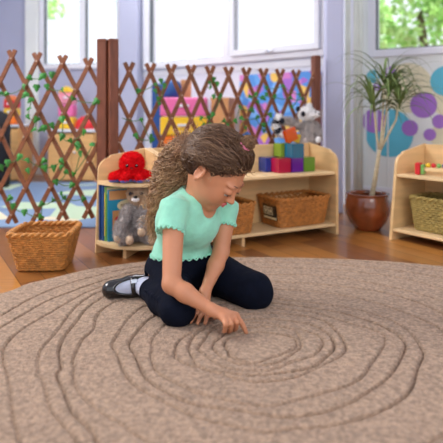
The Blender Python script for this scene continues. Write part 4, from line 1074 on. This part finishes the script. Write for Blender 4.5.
# scalp hair, swept back
c0 = hl(-.018, 0, .028); rad3 = np.array([.112, .092, .100])
def scalp(d, k=1.0):
    v = HF*d[0]*rad3[0]+HR*d[1]*rad3[1]+HU*d[2]*rad3[2]; p = c0+v; h_ = ((p-HC)@HF-.022)*.76-((p-HC)@HU-.008)*.65
    return c0+v*k+unit(v)*min(.024, max(.0, -h_*.42))
EARC = hl(-.008, .095, -.010)
GD = unit([-1, .15, -.25]); TD = unit([.25, 0, 1.0])
for i in range(1900):
    for _ in range(50):
        d = unit(rh.randn(3)); p = scalp(d); lf, lu = (p-HC)@HF, (p-HC)@HU
        if (lf-.022)*.76-(lu-.008)*.65 < 0.002: break
    hair_line = (lf-.022)*.76-(lu-.008)*.65
    tgt = TD if (d[2] > .72 and d[0] > -.15 and abs(d[1]) < .75) else unit(GD+np.array([0, .45*np.sign(d[1]), 0])*abs(d[1]))
    L = rh.uniform(.45, 1.0); m = 22; pts = []; w1, w2 = rh.rand()*6, rh.rand()*6; lift = rh.uniform(1.0, 1.12); fq = rh.uniform(3, 6)
    for s in np.linspace(0, L, m):
        dd = unit(d*(1-s)+tgt*s+1e-3); dd = unit(dd+np.array([math.sin(s*fq*6+w1), math.cos(s*fq*5+w2), math.sin(s*fq*6.5+w2)])*.06)
        pts.append(scalp(dd, 1.0+(lift-1)*math.sin(min(1, s*4)*1.57)))
    if min(np.linalg.norm(np.array(pts)-EARC, axis=1)) < .034: continue
    strand(pts, rh.uniform(.0009, .0016), rh.uniform(0, .12), rh.uniform(.0, .38))
# flyaway baby hairs round the hairline
for i in range(160):
    d = unit(rh.randn(3)+np.array([.9, .3, .6])); p = scalp(d); lf, lu = (p-HC)@HF, (p-HC)@HU
    if not -.03 < (lf-.022)*.76-(lu-.008)*.65 < .004: continue
    o1 = unit(p-c0); v = unit(o1*.6+rh.randn(3)*.5-HF*.3); pts = [p-o1*.01+v*.045*s+rh.randn(3)*.0006 for s in np.linspace(0, 1, 8)]
    strand(curl(pts, .004, 1.2, rh.rand()*6), .0009, .3, .8)
# the long loose curls
for i in range(2100):
    L = rh.uniform(.55, 1.0)**.8; off = unit(rh.randn(3))*rh.rand()**.45; s0 = unit(rh.randn(3)*np.array([.5, 1, .8])+np.array([-.9, .15, -.1])); st0 = scalp(s0, .97)
    m = 46; pts = []; b1_ = rh.rand()*.12; sp_ = rh.uniform(.9, 1.12)
    for s in np.linspace(0, 1, m):
        g_, r_ = gpt(b1_+s*(L-b1_)); t_ = g_+off*r_*sp_*(.55+.45*min(1, s*3)); k = min(1, s*4.5); k = k*k*(3-2*k); pts.append(st0*(1-k)+t_*k)
    pts = curl(pts, rh.uniform(.004, .011), rh.uniform(5, 11), rh.rand()*6)
    strand(pts, rh.uniform(.0011, .0019), rh.uniform(.0, .35), rh.uniform(.45, 1.1))
for i in range(420):     # frizz halo
    t0_ = rh.rand()*.95; g_, r_ = gpt(t0_); o1 = unit(rh.randn(3)); p = g_+o1*r_*.9; v = unit(o1+rh.randn(3)*.5)
    strand(curl([p+v*.05*s for s in np.linspace(0, 1, 12)], .007, 1.8, rh.rand()*6), .0009, .5, 1.0)
bun = hl(.014, .010, .168)
for i in range(130):
    a_ = unit(rh.randn(3)); b_ = unit(np.cross(a_, rh.randn(3))); r_ = rh.uniform(.016, .027)
    strand([bun+(a_*math.cos(q)+b_*math.sin(q))*r_*(1+.1*math.sin(5*q)) for q in np.linspace(0, 4.5, 22)], .0016, rh.uniform(0, .3), rh.uniform(.2, .6))
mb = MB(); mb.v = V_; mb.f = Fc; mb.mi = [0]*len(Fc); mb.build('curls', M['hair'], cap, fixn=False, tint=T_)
mb = MB(); mb.ball(bun, .019, n=12); mb.build('hair_bun', M['haircap'], cap, smooth=True)
mb = MB(); tc_ = hl(.012, .012, .150); mb.tube([tc_+HF*math.cos(q)*.020+HR*math.sin(q)*.020+HU*.003*math.sin(7*q) for q in np.linspace(0, 6.283, 40, endpoint=False)], .007, 8, closed=True)
mb.build('hair_band', M['scrunchie'], cap, smooth=True)

# ================================================================ plush toys
def plush(name, loc, label): return thing(name, loc, label, 'plush toy', None)
# octopus
oc = np.array([CQ[0], CQ[1], 0])+(-U*.40+N*.55)*R*1.0-U*.022; oc[2] = .386
t = plush('plush_octopus', oc, 'red plush octopus with blue underside sitting on the corner shelf')
tw = unit([-oc[0], -oc[1], 0]); sdv = np.array([-tw[1], tw[0], 0])
f = Field(oc+np.array([-.14, -.14, -.0]), oc+np.array([.14, .14, .19]), .004)
f.ell(oc+Z*.098, (.063, .060, .058), None, .02); f.cap(oc+Z*.04, oc+Z*.08, .045, .05, .02)
AR = []
for i in range(8):
    q = 2*math.pi*(i+.5)/8; d = sdv*math.cos(q)*1.15+tw*math.sin(q)*.75; p1 = oc+d*.055+Z*.038; p2 = oc+d*.092+Z*.026; AR.append((d, p2))
    f.cap(oc+Z*.045, p1, .026, .023, .008); f.cap(p1, p2, .023, .021, .006)
f.half(oc+Z*.012, (0, 0, -1))
bd = field_obj(f, 'body', M['red'], t, relax=1, fur=7000, furlen=.008)
f = Field(oc+np.array([-.14, -.14, -.0]), oc+np.array([.14, .14, .05]), .004)
for d, p2 in AR: f.cap(oc+Z*.018, p2-Z*.010, .02, .020, .006)
f.half(oc+Z*.018, (0, 0, 1)); f.half(oc+Z*.001, (0, 0, -1))
field_obj(f, 'underside', M['blueplush'], t, relax=1)
for sg in (-1, 1):
    mb = MB(); ec = oc+Z*.092+unit(tw+sdv*.42*sg-Z*.05)*.0605; mb.ball(ec, .0085, n=12); e_ = mb.build('eye', M['black'], t, smooth=True)
    mb = MB(); mb.ball(ec+tw*.007+Z*.003, .0022, n=8); mb.build('eye_glint', M['eyewhite'], e_, smooth=True)
mb = MB(); mb.tube([oc+Z*(.080-.004*math.cos(a*1.5))+unit(tw+sdv*.12*a)*.063 for a in (-1, -.5, 0, .5, 1)], .0018, 6); mb.build('mouth', M['black'], t, smooth=True)

# sloth
s0_ = G(131, 243, .07); s0_ = np.array([s0_[0]+.012, s0_[1]+.07, .0695])+N*.028
t = plush('plush_sloth', s0_, 'grey and tan plush sloth slumped on the lower corner shelf beside the books')
V0 = unit([-s0_[0], -s0_[1], 0]); S0_ = np.array([-V0[1], V0[0], 0])
S0_ = S0_ if S0_[0] > 0 else -S0_
def sp(r, fr, z): return s0_+S0_*r*1.12+V0*fr+Z*z*1.13
f = Field(s0_-np.array([.16, .17, .0]), s0_+np.array([.16, .12, .33]), .004)
f.cap(sp(.005, 0, .06), sp(.012, 0, .17), .062, .046, .02)
f.cap(sp(-.04, .03, .15), sp(-.075, .075, .09), .026, .024, .012); f.cap(sp(-.075, .075, .09), sp(-.082, .085, .05), .026, .026, .01)
f.cap(sp(.045, .03, .16), sp(.03, .085, .085), .028, .026, .012)
f.cap(sp(-.035, .03, .04), sp(-.06, .085, .032), .034, .03, .012); f.cap(sp(.03, .03, .04), sp(.058, .08, .032), .034, .03, .012)
f.noise(.004, 60); f.half(s0_+Z*.001, (0, 0, -1))
field_obj(f, 'body', M['greyfur'], t, relax=1, fur=9000, furlen=.016, furdir=(0, 0, -.6))
f = Field(s0_-np.array([.16, .17, .0]), s0_+np.array([.16, .12, .36]), .004)
f.ell(sp(.004, .028, .222), (.050, .048, .048), None, .01); f.ell(sp(-.006, .066, .212), (.026, .024, .024), None, .012)
f.noise(.003, 60); hdo = field_obj(f, 'head', M['tanfur'], t, relax=1, fur=5000, furlen=.014)
for (a, b_) in ((-.088, .093), (.022, .098), (-.070, .105), (.068, .10)):
    pass
for nm, (a, fr, z, l) in {'a': (-.084, .092, .034, .024), 'b': (.020, .100, .060, .022), 'c': (-.035, .112, .028, .022), 'd': (.070, .102, .028, .026)}.items():
    mb = MB(); mb.ball(sp(a, fr, z), (l, .026, l*1.1), [S0_, V0, Z], 12); mb.build('paw', M['tanfur'], t, smooth=True)
for sg in (-1, 1):
    mb = MB(); mb.ball(sp(-.006+.022*sg, .072, .230), (.014, .008, .010), [S0_, V0, Z], 10); pt = mb.build('eye_patch', M['blackfur'], t, smooth=True)
mb = MB(); mb.ball(sp(-.008, .094, .218), (.011, .007, .008), [S0_, V0, Z], 10); mb.build('nose', M['black'], t, smooth=True)
mb = MB(); mb.ball(sp(-.008, .084, .206), (.022, .014, .014), [S0_, V0, Z], 10); mb.build('muzzle', M['whitefur'], t, smooth=True)

# lemur perched behind the shelf back, against the trellis end
L0 = W(311, 146, 3.70); Vv = unit([-L0[0], -L0[1], 0]); Sv = np.array([Vv[1], -Vv[0], 0]); Sv = Sv if Sv[0] > 0 else -Sv
t = plush('plush_lemur', L0, 'grey plush lemur with white face and dark eye rings perched between trellis and shelf')
def lp(x, y, dy=0): return W(x, y, 3.70+dy)
f = Field(L0-np.array([.26, .16, .06]), L0+np.array([.16, .14, .32]), .005)
f.cap(lp(308, 140), lp(309, 127), .060, .042, .02); f.cap(lp(300, 126), lp(289, 121, -.02), .026, .022, .012); f.cap(lp(289, 121, -.02), lp(283, 121, -.03), .022, .024, .01)
f.cap(lp(316, 126), lp(318, 138, -.04), .026, .024, .01)
f.noise(.003, 50)
field_obj(f, 'body', M['greyfur'], t, relax=1, fur=5000, furlen=.014)
f = Field(L0-np.array([.2, .2, -.0]), L0+np.array([.2, .14, .36]), .005)
f.ell(lp(307, 114), (.056, .05, .048), [Sv, Vv, Z], .01); f.cap(lp(311, 115, -.03), lp(317.5, 114, -.06), .028, .015, .012)
f.ell(lp(309, 106.5), (.018, .014, .022), [Sv, Vv, Z], .008)
hdl = field_obj(f, 'head', M['whitefur'], t, relax=1, fur=3000, furlen=.010)
for (x, y, dy, r) in ((303, 114, -.052, .015), (315.5, 112.5, -.062, .0075)):
    mb = MB(); mb.ball(lp(x, y, dy), (r, .007, r*1.25), [Sv, Vv, Z], 12); mb.build('eye_patch', M['blackfur'], t, smooth=True)
mb = MB(); mb.ball(lp(318.7, 114, -.068), .008, n=10); mb.build('nose', M['black'], t, smooth=True)
mb = MB(); mb.ball(lp(298, 109), (.016, .014, .018), [Sv, Vv, Z], 10); mb.build('ear', M['blackfur'], t, smooth=True)
tp = [lp(302, 140, .0), lp(290, 137, -.02), lp(279, 133, -.03), lp(275, 124, -.03), lp(279, 117, -.03)]
for k in range(4):
    for j in range(2):
        a = tp[k]*(1-j*.5)+tp[k+1]*j*.5; c_ = tp[k]*(.5-j*.5)+tp[k+1]*(.5+j*.5)
        f = Field(np.minimum(a, c_)-.06, np.maximum(a, c_)+.06, .006); f.cap(a, c_, .023, .023, .005)
        field_obj(f, 'tail_band', M['blackfur' if (2*k+j) % 2 == 0 else 'whitefur'], t, relax=1, fur=300, furlen=.01)
mb = MB(); mb.ball(lp(318, 140, -.07), (.018, .018, .022), [Sv, Vv, Z], 10); mb.build('paw', M['whitefur'], t, smooth=True)
mb = MB(); mb.ball(lp(282, 121, -.05), (.018, .018, .020), [Sv, Vv, Z], 10); mb.build('paw', M['blackfur'], t, smooth=True)
# ================================================================ light, sky, camera
w = bpy.data.worlds.new('sky'); bpy.context.scene.world = w; w.use_nodes = True
bg = w.node_tree.nodes['Background']; bg.inputs[0].default_value = (*rgb(240, 246, 255), 1); bg.inputs[1].default_value = 1.35
def area(name, loc, target, size, power, col=(1, 1, 1)):
    l = bpy.data.lights.new(name, 'AREA'); l.energy = power; l.size = size*K; l.color = col; l.shape = 'SQUARE'
    o = bpy.data.objects.new(name, l); C.objects.link(o); o.location = Vector(np.array(loc, float)*K)
    o.rotation_euler = (Vector(target)-Vector(loc)).to_track_quat('-Z', 'Y').to_euler(); return o
area('daylight_left', (-3.0, 2.6, 2.6), (0, 2.2, .2), 1.6, 85, (1, .98, .95))
area('playroom_fill', (-.6, 5.3, 3.0), (-.6, 5.3, 0), 1.6, 30, (1, 1, 1))  # added fill that brightens the play area; no ceiling lamp hangs there
area('daylight_front', (1.6, -1.2, 2.6), (.1, 2.4, .3), 1.8, 26, (1, .98, .96))
sl = bpy.data.lights.new('sun', 'SUN'); sl.energy = 5; sl.angle = .05; so = bpy.data.objects.new('sun', sl); C.objects.link(so)
so.rotation_euler = Vector((.05, .36, -1)).to_track_quat('-Z', 'Y').to_euler()
cam = bpy.data.cameras.new('camera'); co = bpy.data.objects.new('camera', cam); C.objects.link(co)
co.location = Vector((0, 0, EYE*K)); co.rotation_euler = (math.pi/2, 0, 0)
cam.sensor_width = 36; cam.lens = 36*F/443; cam.shift_y = -(221.5-112)/443; cam.clip_start = .05
cam.dof.use_dof = True; cam.dof.focus_distance = 2.1*K; cam.dof.aperture_fstop = 3.0
sc = bpy.context.scene; sc.camera = co
sc.view_settings.view_transform = 'Standard'; sc.view_settings.look = 'None'; sc.view_settings.exposure = 0; sc.view_settings.gamma = 1
